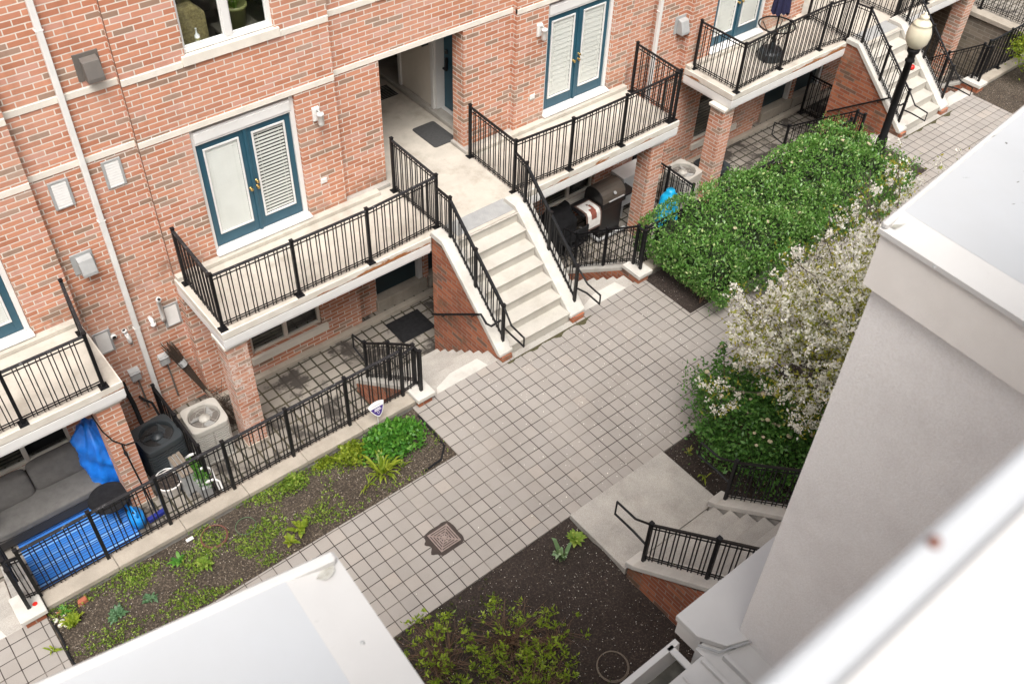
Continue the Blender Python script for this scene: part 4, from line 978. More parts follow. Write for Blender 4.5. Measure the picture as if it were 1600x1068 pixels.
# grey outdoor sofa
t = thing('outdoor_sofa', 'grey cushioned outdoor sofa under the basement window of the left patio', 'sofa', (-3.9, 3.6, PZ))
b = B(); b.box(-4.75, -3.03, 3.34, 4.08, PZ + .08, PZ + .26); b.box(-4.75, -3.03, 3.98, 4.10, PZ + .26, PZ + .62); b.box(-4.85, -4.72, 3.34, 4.10, PZ + .05, PZ + .58)
for x in (-4.8, -3.1):
    for y in (3.40, 4.04): b.box(x - .03, x + .03, y - .03, y + .03, PZ, PZ + .08)
b.build('frame', 'wicker', t, bevel=0.01)
def cushion(x0, x1, y0, y1, z0, z1, name, lean=0.0, n=10):
    b = B(); vs = []; cxm, cym, czm = (x0 + x1) / 2, (y0 + y1) / 2, (z0 + z1) / 2
    bm = bmesh.new(); bmesh.ops.create_cube(bm, size=2); bmesh.ops.subdivide_edges(bm, edges=bm.edges, cuts=n, use_grid_fill=True)
    for v in bm.verts:
        x, y, z = v.co; p = 7.0
        k = (abs(x) ** p + abs(y) ** p + abs(z) ** p) ** (1 / p); v.co = Vector((x / k, y / k, z / k))
    hx, hy, hz = (x1 - x0) / 2, (y1 - y0) / 2, (z1 - z0) / 2
    for v in bm.verts:
        x, y, z = v.co; puff = 1 + .12 * (1 - x * x) * (1 - y * y) + .012 * math.sin(9 * x + 4 * y)
        dz = hz * z * (puff if hz < hy or hz < hx else 1); dy = hy * y * ((1 + .25 * (1 - x * x) * (1 - z * z)) if hy < hz else 1)
        v.co = Vector((cxm + hx * x, cym + dy + lean * z * hz, czm + dz))
    bm.verts.ensure_lookup_table(); b.v = [tuple(v.co) for v in bm.verts]; b.f = [tuple(v.index for v in f.verts) for f in bm.faces]; bm.free()
    return b.build(name, 'sofa', t, smooth=True)
cushion(-4.72, -3.05, 3.32, 3.98, PZ + .26, PZ + .42, 'seat_cushion')
cushion(-4.72, -3.90, 3.78, 4.0, PZ + .40, PZ + .78, 'back_cushion', .25); cushion(-3.89, -3.06, 3.80, 4.02, PZ + .41, PZ + .80, 'back_cushion', .25)
cushion(-4.86, -4.60, 3.36, 3.95, PZ + .40, PZ + .74, 'arm_cushion')
b = B(); b.box(-4.45, -2.98, 2.42, 3.50, PZ + .003, PZ + .014); tag(b.build('striped_rug', 'rug'), 'blue striped woven rug on the patio in front of the grey sofa', 'rug')

# crumpled blue tarpaulin over a tall bundle beside the column
b = B(); n, m = 44, 30; vs = []
for j in range(m + 1):
    f = j / m; z = PZ + .02 + 1.42 * f
    for k in range(n):
        a = 2 * PI * k / n
        wx = .31 * (1.15 - .35 * f - .55 * max(0, f - .80) / .20); wy = .36 * (1.12 - .25 * f - .60 * max(0, f - .80) / .20)
        cr = 1 + .11 * math.sin(5 * a + 6 * f) + .06 * math.sin(13 * a - 9 * f + 1) + .05 * math.sin(21 * f + 3 * a) + random.uniform(-.03, .03)
        vs.append((-2.84 - .10 * f + wx * cr * math.cos(a), 3.66 - .06 * f + wy * cr * math.sin(a), z + .03 * math.sin(4 * a + 2)))
fs = [(j * n + k, j * n + (k + 1) % n, (j + 1) * n + (k + 1) % n, (j + 1) * n + k) for j in range(m) for k in range(n)] + [tuple(m * n + k for k in range(n))]
b.add(vs, fs); tag(b.build('blue_tarpaulin', 'tarp', smooth=True), 'crumpled bright blue tarpaulin wrapped round a tall bundle behind the left brick column', 'tarpaulin')

t = thing('side_table', 'round black side table at the end of the grey sofa', 'table', (-3.1, 3.1, PZ))
b = B(); b.lathe((-3.12, 3.04, PZ + .40), [(.001, 0), (.285, 0), (.295, .012), (.285, .03), (.27, .034), (.001, .030)], 30); b.build('table_top', 'rubber', t)
for k in range(3):
    a = 2 * PI * k / 3 + .4; b = B(); b.tube([(-3.10 + .10 * math.cos(a), 3.04 + .10 * math.sin(a), PZ + .40), (-3.10 + .2 * math.cos(a), 3.04 + .2 * math.sin(a), PZ + .015)], .016, 8); b.build('leg', 'rubber', t)
t = thing('glass_lantern', 'small dark glass lantern on the patio beside the black side table', 'lantern', (-2.82, 3.05, PZ))
b = B(); b.lathe((-2.80, 3.02, PZ), [(.07, 0), (.085, .02), (.085, .30), (.05, .36), (.02, .38)], 14); b.build('body', 'hood', t, smooth=True)
b = B(); b.tube([(-2.86, 3.02, PZ + .36), (-2.80, 3.02, PZ + .46), (-2.74, 3.02, PZ + .36)], .006, 6); b.build('handle', 'iron', t)
# watering can
t = thing('watering_can', 'bright blue plastic watering can lying behind the iron fence', 'watering can', (-2.93, 2.72, PZ))
R_ = Matrix.Rotation(math.radians(0), 3, 'Z')
b = B(); b.lathe((-2.92, 2.70, PZ), [(.09, 0), (.115, .02), (.12, .16), (.105, .22), (.05, .245), (.048, .26)], 22); b.v = [(x, 2.70 + (y - 2.70) * 1.35, z) for x, y, z in b.v]; b.build('body', 'canblue', t, smooth=True)
b = B(); b.tube([(-2.93, 2.86, PZ + .08), (-2.97, 3.02, PZ + .20), (-3.0, 3.14, PZ + .32)], .024, 8, .014); b.tube([(-3.0, 3.14, PZ + .32), (-3.01, 3.17, PZ + .35)], .02, 10, .045); b.build('spout', 'canblue', t, smooth=True)
b = B(); b.tube([(-2.92, 2.60, PZ + .24), (-2.92, 2.62, PZ + .33), (-2.93, 2.76, PZ + .34), (-2.93, 2.86, PZ + .20)], .014, 8); b.build('handle', 'canblue', t, smooth=True)
b = B(); b.lathe((-2.92, 2.70, PZ + .2605), [(.001, 0), (.036, 0), (.036, .001), (.001, .002)], 14); b.build('filler_hole', 'dark', t)
t = thing('push_broom', 'push broom with navy brush head and black handle against the left column', 'broom', (-2.7, 2.6, PZ))
b = B(); b.bar((-2.80, 2.60, PZ + .05), (-2.50, 2.63, PZ + .05), .07, .08); b.build('brush_head', 'navyp', t, bevel=0.012)
b = B(); b.tube([(-2.65, 2.62, PZ + .08), (-2.70, 2.89, -.02)], .013, 8); b.build('handle', 'iron', t)
# planter pots
t = thing('plant_pot', 'dark soil filled pot with pale rim behind the fence, below the dark air conditioner', 'plant pot', (-2.3, 2.95, PZ))
b = B(); b.lathe((-2.28, 2.92, PZ), [(.12, 0), (.19, .24), (.205, .26), (.205, .285), (.185, .285), (.18, .24), (.001, .235)], 28); b.build('pot', 'stuccocap', t, smooth=False)
b = B(); b.lathe((-2.28, 2.92, PZ + .24), [(.181, 0), (.15, .02), (.001, .03)], 20); b.build('pot_soil', 'soil', t)
b = B(); b.tube([(-2.28 + .195 * math.cos(a / 10 * PI), 2.92 + .195 * math.sin(a / 10 * PI), PZ + .285 + .04 * math.sin(a / 10 * PI)) for a in range(11)], .010, 6); b.build('hoop', 'plastic', t)
t = thing('slatted_box', 'narrow grey slatted wooden box between the two air conditioners', 'planter box', (-2.08, 2.95, PZ))
b = B(); b.box(-2.14, -1.95, 2.66, 3.22, PZ + .05, PZ + .50); b.build('body', 'greybox', t, bevel=0.006)
for k in range(3):
    b = B(); b.box(-2.145 + .069 * k, -2.145 + .069 * k + .055, 2.64, 3.24, PZ + .50, PZ + .522); b.build('slat', 'wood', t, bevel=0.003)
for (x, y) in ((-2.12, 2.68), (-1.97, 2.68), (-2.12, 3.2), (-1.97, 3.2)):
    b = B(); b.box(x - .02, x + .02, y - .02, y + .02, PZ, PZ + .05); b.build('foot', 'greybox', t)
t = thing('green_trough', 'green plant trough with white plastic scroll brackets behind the fence', 'planter', (-1.9, 2.7, PZ))
b = B(); b.box(-1.97, -1.80, 2.42, 2.98, PZ, PZ + .30); b.build('trough', 'greybox', t, bevel=0.01)
TROUGH = t
for (y0, z0) in ((2.95, PZ + .34), (2.65, PZ + .30), (2.40, PZ + .26)):
    b = B(); b.tube([(-1.92, y0 + .10, z0 + .05), (-1.84, y0 + .03, z0 + .15), (-1.76, y0 - .01, z0 + .18), (-1.71, y0 - .05, z0 + .13), (-1.72, y0 - .14, z0 + .03), (-1.74, y0 - .30, z0 - .10)], .026, 8, .012); b.build('bracket', 'plastic', t, smooth=True)
# black cable slung across the column and a short lead
t = thing('black_cable', 'black cable drooping across the left brick column', 'cable', (-2.6, 2.9, 0))
b = B(); b.tube([(-2.93, 2.92, .98), (-2.88, 2.90, .62), (-2.80, 2.905, .36), (-2.67, 2.91, .17), (-2.52, 2.92, .12), (-2.40, 3.1, -.05), (-2.2, 3.35, -.35)], .010, 6); b.build('lead', 'rubber', t)
b = B(); b.tube([(-2.71, 2.905, .20), (-2.71, 2.90, .05)], .013, 6); b.tube([(-2.71, 2.90, .05), (-2.70, 2.895, -.02)], .022, 8); b.build('plug', 'rubber', t)
b = B(); b.box(2.34, 3.05, 3.40, 3.98, PZ + .003, PZ + .016); tag(b.build('door_mat', 'rubber', bevel=.003), 'black rubber mat on the sunken patio before the dark basement door', 'door mat', 'door mats')
def mat_round(x0, x1, y0, y1, z, r=.05):
    o = []
    for sx, sy, a0 in ((1, 1, 0), (0, 1, 90), (0, 0, 180), (1, 0, 270)):
        for k in range(6):
            a = math.radians(a0 + 90 * k / 5); o.append(((x1 - r if sx else x0 + r) + r * math.cos(a), (y1 - r if sy else y0 + r) + r * math.sin(a)))
    return o
b = B(); b.prism(mat_round(4.12, 4.60, 4.78, 5.50, 0), 'z', DZ + .002, DZ + .014); tag(b.build('door_mat', 'greymat'), 'charcoal door mat with rounded corners inside the open passage', 'door mat', 'door mats')
t = thing('door_mat', 'striped rubber mat deep inside the dark passage', 'door mat', (4.2, 6.9, DZ), 'door mats')
b = B(); b.box(3.75, 4.62, 6.62, 7.05, DZ + .002, DZ + .008); b.build('backing', 'greyc', t)
b = B()
for k in range(9): b.box(3.75, 4.62, 6.63 + .046 * k, 6.655 + .046 * k, DZ + .008, DZ + .016)
b.build('ribs', 'rubber', t)
t = thing('mailbox', 'black mailbox on the cream wall inside the passage', 'mailbox', (4.75, 6.0, 2.9))
b = B(); b.box(4.66, 4.798, 5.86, 6.14, 2.66, 3.02); b.build('box', 'blackmetal', t, bevel=.008)
b = B(); b.prism([(4.63, 3.00), (4.80, 3.10), (4.80, 3.022), (4.65, 3.022)], 'y', 5.85, 6.15); b.build('lid', 'blackmetal', t); b = B(); b.box(4.66, 4.798, 6.20, 6.52, 2.86, 3.0); b.build('paper_tray', 'blackmetal', t, bevel=.006)

# seen through the living room window: armchair, potted palm, bottle on the sill
t = thing('armchair', 'olive patterned armchair seen through the living room window', 'armchair', (.35, 5.3, 4.2))
b = B(); b.box(-.35, .42, 4.75, 5.55, 4.15, 4.62); b.build('seat', 'upholstery', t, bevel=.05)
b = B(); b.prism([(-.42, 4.15), (-.42, 5.02), (-.36, 5.10), (.30, 5.14), (.44, 5.0), (.44, 4.15)], 'y', 4.66, 4.86); b.build('backrest', 'upholstery', t, bevel=.05)
b = B(); b.box(.30, .48, 4.80, 5.55, 4.15, 4.95); b.build('armrest', 'upholstery', t, bevel=.05); b = B(); b.box(-.55, -.36, 4.80, 5.55, 4.15, 4.95); b.build('armrest', 'upholstery', t, bevel=.05)
t = thing('potted_palm', 'olive pot with leafy palm seen through the right window pane', 'potted plant', (.9, 4.9, 4.2))
b = B(); b.lathe((.90, 4.80, 4.62), [(.11, 0), (.155, .27), (.175, .28), (.175, .32), (.15, .32), (.14, .27), (.001, .26)], 20); b.build('pot', 'potgreen', t, smooth=True)
b = B(); b.box(.62, 1.18, 4.60, 5.05, 4.58, 4.62); b.box(.66, .70, 4.64, 4.68, 4.15, 4.58); b.box(1.1, 1.14, 4.97, 5.01, 4.15, 4.58); b.box(.66, .70, 4.97, 5.01, 4.15, 4.58); b.box(1.1, 1.14, 4.64, 4.68, 4.15, 4.58); b.build('stand', 'room', t)
PALM = t
t = thing('glass_bottle', 'small clear bottle on the inner sill of the living room window', 'bottle', (.17, 4.43, 4.77))
b = B(); b.lathe((.17, 4.432, 4.787), [(.030, 0), (.034, .01), (.034, .07), (.012, .10), (.010, .16), (.016, .165), (.001, .168)], 12); b.build('body', 'plastic', t, smooth=True)
b = B(); b.lathe((.17, 4.432, 4.787), [(.0345, .012), (.0352, .013), (.0352, .04), (.0345, .041)], 12); b.build('label_band', 'potgreen', t)

# ------------------------------------------------------------------ things on the right patio
t = thing('gas_grill', 'black gas grill with bronze lid under the right balcony', 'grill', (7.35, 3.55, PZ))
gx0, gx1, gy0, gy1 = 7.02, 7.66, 3.36, 3.88
b = B(); b.box(gx0 + .03, gx1 - .03, gy0 + .05, gy1 - .05, PZ + .12, PZ + .80); b.build('cabinet', 'blackmetal', t, bevel=.01)
b = B(); b.box(gx0, gx1, gy0, gy1, PZ + .80, PZ + .92); b.build('firebox', 'blackmetal', t, bevel=.012)
b = B(); pr = [(gy0 + .01, PZ + .925)]
for k in range(11): a = PI * k / 10; pr.append((3.62 - .25 * math.cos(a), PZ + .93 + .26 * math.sin(a) ** .7))
pr.append((gy1 - .01, PZ + .925)); b.prism(pr, 'x', gx0 + .02, gx1 - .02); lid = b.build('lid', 'lid', t)
b = B(); b.prism(pr, 'x', gx0, gx0 + .019); b.prism(pr, 'x', gx1 - .019, gx1); b.build('lid_cheek', 'blackmetal', lid)
b = B(); b.lathe((7.34, 3.37, PZ + 1.10), [(.001, .0), (.035, .0), (.035, .01), (.001, .012)], 14, Matrix.Rotation(PI / 2 - .9, 3, 'X')); b.build('gauge', 'greybox', lid)
b = B(); b.tube([(gx0 + .12, gy0 - .05, PZ + 1.0), (gx1 - .12, gy0 - .05, PZ + 1.0)], .014, 8); b.build('handle', 'greybox', lid)
for (a, c) in ((6.55, gx0), (gx1, 7.98)):
    b = B(); b.box(a, c - .002 if a < 7 else c, gy0 + .03, gy1 - .05, PZ + .84, PZ + .875); b.build('side_shelf', 'blackmetal', t, bevel=.008)
for (x, y) in ((gx0 + .05, gy0 + .08), (gx1 - .05, gy0 + .08), (gx0 + .05, gy1 - .08), (gx1 - .05, gy1 - .08)):
    b = B(); b.tube([(x - .02, y, PZ + .06), (x + .02, y, PZ + .06)], .06, 14); b.build('caster', 'rubber', t)
b = B(); b.box(gx0 - .06, gx1 + .06, gy0 - .06, gy0, PZ + .10, PZ + .14); b.box(gx0 - .06, gx0, gy0, gy1, PZ + .10, PZ + .14); b.build('base_rail', 'greybox', t, bevel=.006)
# towel hung over the left shelf
t = thing('dish_towel', 'white towel with brown border and russet fowl print hung on the grill shelf', 'towel', (6.8, 3.4, PZ + .5))
def drape(x0, x1, name, mat, lift, parent, z_end=PZ + .50, u0=0, u1=1):
    b = B(); vs = []; n = 14
    path = [(3.72, PZ + .885), (3.50, PZ + .90), (3.40, PZ + .895), (3.36, PZ + .85), (3.335, PZ + .70), (3.33, z_end)]
    acc = [0]
    for i in range(1, len(path)): acc.append(acc[-1] + math.dist(path[i], path[i - 1]))
    def at(f):
        d = f * acc[-1]
        for i in range(1, len(path)):
            if d <= acc[i] + 1e-9: k = (d - acc[i - 1]) / (acc[i] - acc[i - 1]); return (path[i - 1][0] + (path[i][0] - path[i - 1][0]) * k, path[i - 1][1] + (path[i][1] - path[i - 1][1]) * k)
    for j in range(n + 1):
        f = u0 + (u1 - u0) * j / n; y, z = at(f); ny = -lift if f > .42 else 0; nz = lift if f <= .45 else lift * .3
        for x in (x0, x1): vs.append((x, y + ny + .01 * math.sin(9 * x) * f, z + nz))
    top = [(2 * j, 2 * j + 1, 2 * j + 3, 2 * j + 2) for j in range(n)]
    b.add(vs, top); o = b.build(name, mat, parent); sm = o.modifiers.new('thickness', 'SOLIDIFY'); sm.thickness = .003; return o
drape(6.60, 7.00, 'border', 'towelbrown', .006, t); drape(6.64, 6.96, 'cloth', 'towel', .011, t, u0=.05, u1=.93)
drape(6.73, 6.86, 'print', 'towelred', .0155, t, u0=.36, u1=.66); drape(6.82, 6.87, 'print_neck', 'towelred', .0155, t, u0=.2, u1=.38); drape(6.80, 6.84, 'print_beak', 'towelbrown', .0156, t, u0=.15, u1=.21)
t = thing('covered_barbecue', 'second barbecue under a black cover, left of the gas grill below the window', 'covered barbecue', (6.3, 3.7, PZ))
b = B(); n, m = 36, 16; vs = []
for j in range(m + 1):
    f = j / m
    for k in range(n):
        a = 2 * PI * k / n; ca, sa = math.cos(a), math.sin(a); q = 1 / max(abs(ca), abs(sa)) ** .75
        wx = .36 * (1 - .35 * max(0, f - .75) / .25); wy = .26 * (1 - .55 * max(0, f - .75) / .25); fold = 1 + .05 * math.sin(7 * a) * (1 - f)
        vs.append((6.20 + wx * ca * q * fold, 3.74 + wy * sa * q * fold, PZ + .10 + .88 * f + (.10 * (abs(ca) > .8) if f > .9 else 0)))
b.add(vs, [(j * n + k, j * n + (k + 1) % n, (j + 1) * n + (k + 1) % n, (j + 1) * n + k) for j in range(m) for k in range(n)] + [tuple(m * n + k for k in range(n))]); b.build('cover', 'rubber', t, smooth=True)
for (x, y) in ((5.95, 3.55), (6.45, 3.55), (5.95, 3.9), (6.45, 3.9)):
    b = B(); b.box(x - .02, x + .02, y - .02, y + .02, PZ, PZ + .14); b.build('leg', 'rubber', t)
t = thing('patio_chair', 'black folding chair in front of the covered barbecue on the right patio', 'chair', (6.35, 3.1, PZ))
b = B(); b.box(6.05, 6.50, 3.20, 3.52, PZ + .42, PZ + .45); b.build('seat', 'rubber', t, bevel=.006)
b = B(); b.box(6.05, 6.09, 3.16, 3.20, PZ + .45, PZ + .86); b.box(6.46, 6.50, 3.16, 3.20, PZ + .45, PZ + .86); b.box(6.09, 6.46, 3.16, 3.19, PZ + .60, PZ + .84); b.build('backrest', 'rubber', t, bevel=.004)
for x in (6.07, 6.48):
    for (ya, yb) in ((3.20, 3.52), (3.52, 3.18)): b = B(); b.tube([(x, ya, PZ + .44), (x, yb, PZ)], .013, 6); b.build('leg', 'rubber', t)
# white heat pump
t = thing('heat_pump', 'white box heat pump with black grille behind the right brick column', 'air conditioner', (8.3, 4.0, PZ), 'outdoor air conditioner units')
b = B(); b.box(7.92, 8.62, 3.70, 4.08, PZ + .28, PZ + .98); b.build('case', 'plastic', t, bevel=.012)
b = B()
for i in range(7): b.box(7.905, 7.918, 3.74, 4.04, PZ + .38 + .08 * i, PZ + .42 + .08 * i)
for i in range(4): b.box(7.900, 7.905, 3.76 + .085 * i, 3.775 + .085 * i, PZ + .36, PZ + .92)
b.build('grille', 'blackmetal', t)
for x in (8.0, 8.55):
    b = B(); b.box(x - .03, x + .03, 3.72, 4.06, PZ, PZ + .28); b.build('foot', 'greybox', t)
air_con(9.38, 3.42, PZ, .62, .76, 'acbeige', 'beige air conditioner beyond the divider fence, behind the hedge', 'blade', .1)
air_con(10.15, 3.30, PZ, .60, .66, 'acdark', 'dark slate air conditioner half hidden behind the hedge', 'acdark', .0, 10)
t = thing('black_duct', 'black flexible duct curling up the brick behind the right column', 'duct', (8.75, 4.2, PZ))
b = B(); b.tube([(8.60, 4.25, PZ + .2), (8.72, 4.22, -.5), (8.80, 4.22, .05), (8.76, 4.24, .42), (8.62, 4.30, .62)], .045, 8); b.build('sleeve', 'rubber', t, smooth=True)
# cyan bag
b = B(); n, m = 22, 16; vs = []
for j in range(m + 1):
    f = j / m; r = .24 * (1 - .45 * f * f) if f < .8 else .24 * (.71 - 2.6 * (f - .8)); r = max(r, .05) if f < .93 else .085
    for k in range(n):
        a = 2 * PI * k / n; c = 1 + .09 * math.sin(4 * a + 5 * f) + random.uniform(-.05, .05); vs.append((8.62 + r * c * math.cos(a), 3.05 + r * c * math.sin(a), PZ + .02 + .78 * f))
b.add(vs, [(j * n + k, j * n + (k + 1) % n, (j + 1) * n + (k + 1) % n, (j + 1) * n + k) for j in range(m) for k in range(n)] + [tuple(m * n + k for k in range(n))])
tag(b.build('cyan_bag', 'cyan', smooth=True), 'tied bright cyan plastic bag between the right brick column and the hedge', 'bag')

# ------------------------------------------------------------------ far balcony: glass table with folded parasol
t = thing('patio_table', 'round glass topped patio table on the far balcony', 'table', (11.42, 3.35, DZ))
tc = (11.42, 3.38)
b = B(); b.tube([(tc[0] + .36 * math.cos(2 * PI * k / 28), tc[1] + .36 * math.sin(2 * PI * k / 28), DZ + .71) for k in range(29)], .016, 8); b.build('rim', 'iron', t)
b = B(); b.lathe((tc[0], tc[1], DZ + .708), [(.03, 0), (.35, 0), (.35, .006), (.03, .006)], 28); b.build('glass_top', 'glass', t)
for k in range(4):
    a = 2 * PI * k / 4 + .3; b = B(); b.tube([(tc[0] + .30 * math.cos(a), tc[1] + .30 * math.sin(a), DZ + .70), (tc[0] + .08 * math.cos(a), tc[1] + .08 * math.sin(a), DZ + .42), (tc[0] + .30 * math.cos(a), tc[1] + .30 * math.sin(a), DZ + .01)], .012, 6); b.build('leg', 'iron', t)
t = thing('folded_parasol', 'folded navy parasol standing through the glass table', 'parasol', (tc[0], tc[1], DZ))
b = B(); b.tube([(tc[0], tc[1], DZ + .1), (tc[0], tc[1], DZ + 2.15)], .018, 8); b.build('pole', 'iron', t)
b = B(); n, m = 32, 12; vs = []
for j in range(m + 1):
    f = j / m
    for k in range(n):
        a = 2 * PI * k / n; r = (.155 - .125 * f ** 1.3) * (1 + .28 * math.sin(8 * a + f)); vs.append((tc[0] + r * math.cos(a), tc[1] + r * math.sin(a), DZ + .98 + 1.2 * f + (.05 * math.sin(8 * a + 1) if j == 0 else 0)))
b.add(vs, [(j * n + k, j * n + (k + 1) % n, (j + 1) * n + (k + 1) % n, (j + 1) * n + k) for j in range(m) for k in range(n)] + [tuple(m * n + k for k in range(n))]); b.build('canopy', 'navy', t, smooth=True)
b = B(); b.lathe((tc[0], tc[1], DZ), [(.24, 0), (.25, .03), (.24, .16), (.20, .20), (.06, .22), (.04, .34)], 22); b.build('base', 'acdark', t)

# ------------------------------------------------------------------ lamp post, sign, small things
LX, LY = 12.40, .98
t = thing('lamp_post', 'black lamp post with cream acorn globe beside the hedge', 'lamp post', (LX, LY, 0))
b = B(); b.lathe((LX, LY, 0), [(.15, 0), (.15, .06), (.11, .12), (.10, .40), (.075, .45), (.072, 1.0), (.066, 2.06), (.09, 2.07), (.09, 2.10), (.07, 2.13), (.075, 2.22), (.115, 2.27), (.12, 2.33), (.085, 2.35)], 20); b.build('post', 'iron', t, smooth=True)
b = B(); b.lathe((LX, LY, 2.35), [(.10, 0), (.15, .04), (.205, .13), (.222, .24), (.215, .33), (.185, .42), (.165, .455), (.172, .465), (.165, .485), (.12, .53), (.085, .55), (.08, .575), (.088, .59), (.075, .625), (.04, .64), (.035, .665), (.02, .69), (.001, .70)], 28); b.build('globe', 'globe', t, smooth=True)
b = B(); b.lathe((LX + .09, LY - .04, 1.93), [(.001, -.06), (.03, -.06), (.055, -.02), (.055, .02), (.03, .05), (.001, .055)], 12, Matrix.Rotation(1.3, 3, 'Y')); tag(b.build('warning_light', 'red', smooth=True), 'small red plastic light strapped to the black lamp post', 'light')
t = thing('yard_sign', 'white and purple shield shaped yard sign on a stake in front of the fence', 'sign', (.37, 1.09, 0))
sc, sz = Vector((.37, 1.09, .46)), .135
def shield(k):
    o = [(-1 * k, .62 * k), (-.5 * k, .80 * k), (0, .86 * k), (.5 * k, .80 * k), (1 * k, .62 * k)]
    for q in range(1, 12): a = q / 12; o.append((k * (1 - a) ** .55 * 1.0 if a < .999 else 0, k * (.55 - 1.45 * a)))
    o.append((0, -.92 * k)); o += [(-x, z) for x, z in reversed(o[5:-1])]
    return o
tl = .45
def tilt(b): b.v = [(sc.x + x, sc.y + z * math.sin(tl) + y * math.cos(tl), sc.z + z * math.cos(tl) - y * math.sin(tl)) for x, y, z in b.v]; return b
b = B(); b.prism(shield(sz), 'y', 0, .006); tilt(b).build('board', 'plastic', t)
b = B(); b.prism([(x, min(z, .025)) for x, z in shield(sz * .90)], 'y', -.0012, -.0004); tilt(b).build('purple_field', 'purple', t)
b = B()
for (x0_, x1_, z_) in ((-.045, -.028, .004), (-.024, -.010, .004), (-.006, .012, .004), (.016, .034, .004), (.038, .05, .004), (-.055, -.038, -.018), (-.034, -.018, -.018), (-.014, .002, -.018), (.006, .022, -.018), (.026, .042, -.018), (.046, .06, -.018)): b.box(x0_, x1_, -.0022, -.0014, z_ - .007, z_ + .007)
tilt(b).build('lettering', 'plastic', t)
b = B()
for k in range(16): a = 2 * PI * k / 16; a2 = 2 * PI * (k + 1) / 16; b.bar((.022 * math.cos(a), -.0018, -.055 + .016 * math.sin(a)), (.022 * math.cos(a2), -.0018, -.055 + .016 * math.sin(a2)), .0008, .005)
tilt(b).build('emblem', 'plastic', t)
b = B()
for k in range(9): b.box(-.075 + .017 * k, -.064 + .017 * k, -.0014, -.0004, .052, .058)
tilt(b).build('small_print', 'purple', t)
b = B(); b.tube([(.37, 1.10, 0), (.37, 1.10, .45)], .008, 6); b.build('stake', 'plastic', t)
# coiled hoses, wire ring, tag, brick chips
def coil(c, r, n, rad, mat, name, label, cat, tiltz=.02):
    b = B(); pts = []
    for k in range(n * 24 + 1):
        a = 2 * PI * k / 24; rr = r * (1 + .04 * math.sin(a * .37)); pts.append((c[0] + rr * math.cos(a), c[1] + rr * math.sin(a), c[2] + rad + rad * 1.2 * k / 24 + .01 * math.sin(a + 1) + .012))
    b.tube(pts, rad, 6); tag(b.build(name, mat, smooth=True), label, cat)
coil((-2.38, .86, .02), .17, 2, .008, 'hosered', 'coiled_hose', 'coiled rust brown hose lying in the weedy bed', 'hose')
coil((.52, -3.72, -.04), .19, 2, .006, 'wood', 'coiled_hose', 'coiled thin grey brown hose on the dark soil near the white gutter', 'hose')
coil((-1.98, .74, .05), .13, 1, .004, 'lblue', 'wire_ring', 'pale green wire plant ring in the weedy bed', 'plant support')
b = B(); b.box(-2.70, -2.60, 1.0, 1.05, .03, .045); tag(b.build('plant_tag', 'plastic', bevel=.004), 'small white plastic tag lying on the weedy soil by the kerb', 'plant tag')
for i, (x, y, s_, lab) in enumerate(((-4.10, 1.02, .075, 'red brick chunk beside the kerb in the weedy bed'), (-4.38, 1.04, .05, 'small red brick chip next to the capped pier'))):
    b = B(); b.hexa([(x - s_, y - s_ * .6, -.02), (x + s_, y - s_ * .5, -.02), (x + s_ * .9, y + s_ * .6, -.02), (x - s_ * .8, y + s_ * .5, -.02)], [(x - s_ * .8, y - s_ * .4, s_ * .8), (x + s_ * .7, y - s_ * .4, s_ * .7), (x + s_ * .8, y + s_ * .5, s_ * .8), (x - s_ * .5, y + s_ * .5, s_ * .6)]); tag(b.build('brick_chunk', 'terracotta', bevel=.006), lab, 'brick', 'broken bricks by the bed edge')
pp = [(-4.46, .98), (-4.40, .92), (-4.35, 1.0), (-4.44, .88), (-4.30, .93), (-4.38, .84)]
for i, (x, y) in enumerate(pp):
    b = B(); r = random.uniform(.022, .035); b.lathe((x, y, -.005), [(.001, -r * .3), (r, 0), (r * 1.02, r * .4), (r * .6, r * .8), (.001, r * .9)], 9); tag(b.build('pebble', 'stone', smooth=True), 'pale round pebble among the broken brick by the capped pier', 'pebble', 'pale pebbles by the pier')
b = B(); b.lathe((-4.565, 1.20, .207), [(.001, 0), (.028, 0), (.030, .004), (.001, .006)], 16); tag(b.build('red_sticker', 'red'), 'round red marker on the cap of the left pier', 'marker')
# old stone wall and raised planter at the far right
t = thing('stone_wall', 'mossy stone block retaining wall under the far right fence', 'wall', (19.6, 3.0, PZ))
b = B(); b.box(19.0, 19.5, 1.4, 8.4, PZ - .1, .25); b.build('blocks', 'oldstone', t); b = B(); b.box(18.94, 19.56, 1.38, 8.4, .25, .36); b.build('cap', 'curb', t, bevel=.01)
railing('black iron fence on the mossy stone wall at the top right corner', 'black iron fences round the sunken patios', [dict(pts=[(19.25, 1.5, .36), (19.25, 3.0, .36), (19.25, 4.5, .36)], h=.95)], cat='fence')

# ------------------------------------------------------------------ the building we look from
CB = thing('stucco_building', 'pale stucco building in the foreground with white flashed bay roofs and gutter', 'building', (0, -6.5, 0))
b = B(); b.box(-9, 18, -9.0, -6.6, -1.5, 5.9); b.box(-9, -3.85, -9, -5.95, -1.5, 8.6); b.box(-1.35, 6.0, -9.0, -5.95, -1.5, 8.6); b.box(-9, 6, -9.5, -7.12, 8.6, 10.55); b.box(-3.9, -1.40, -9.0, -7.4, 5.8, 8.7)
b.build('core', 'stucco', CB)
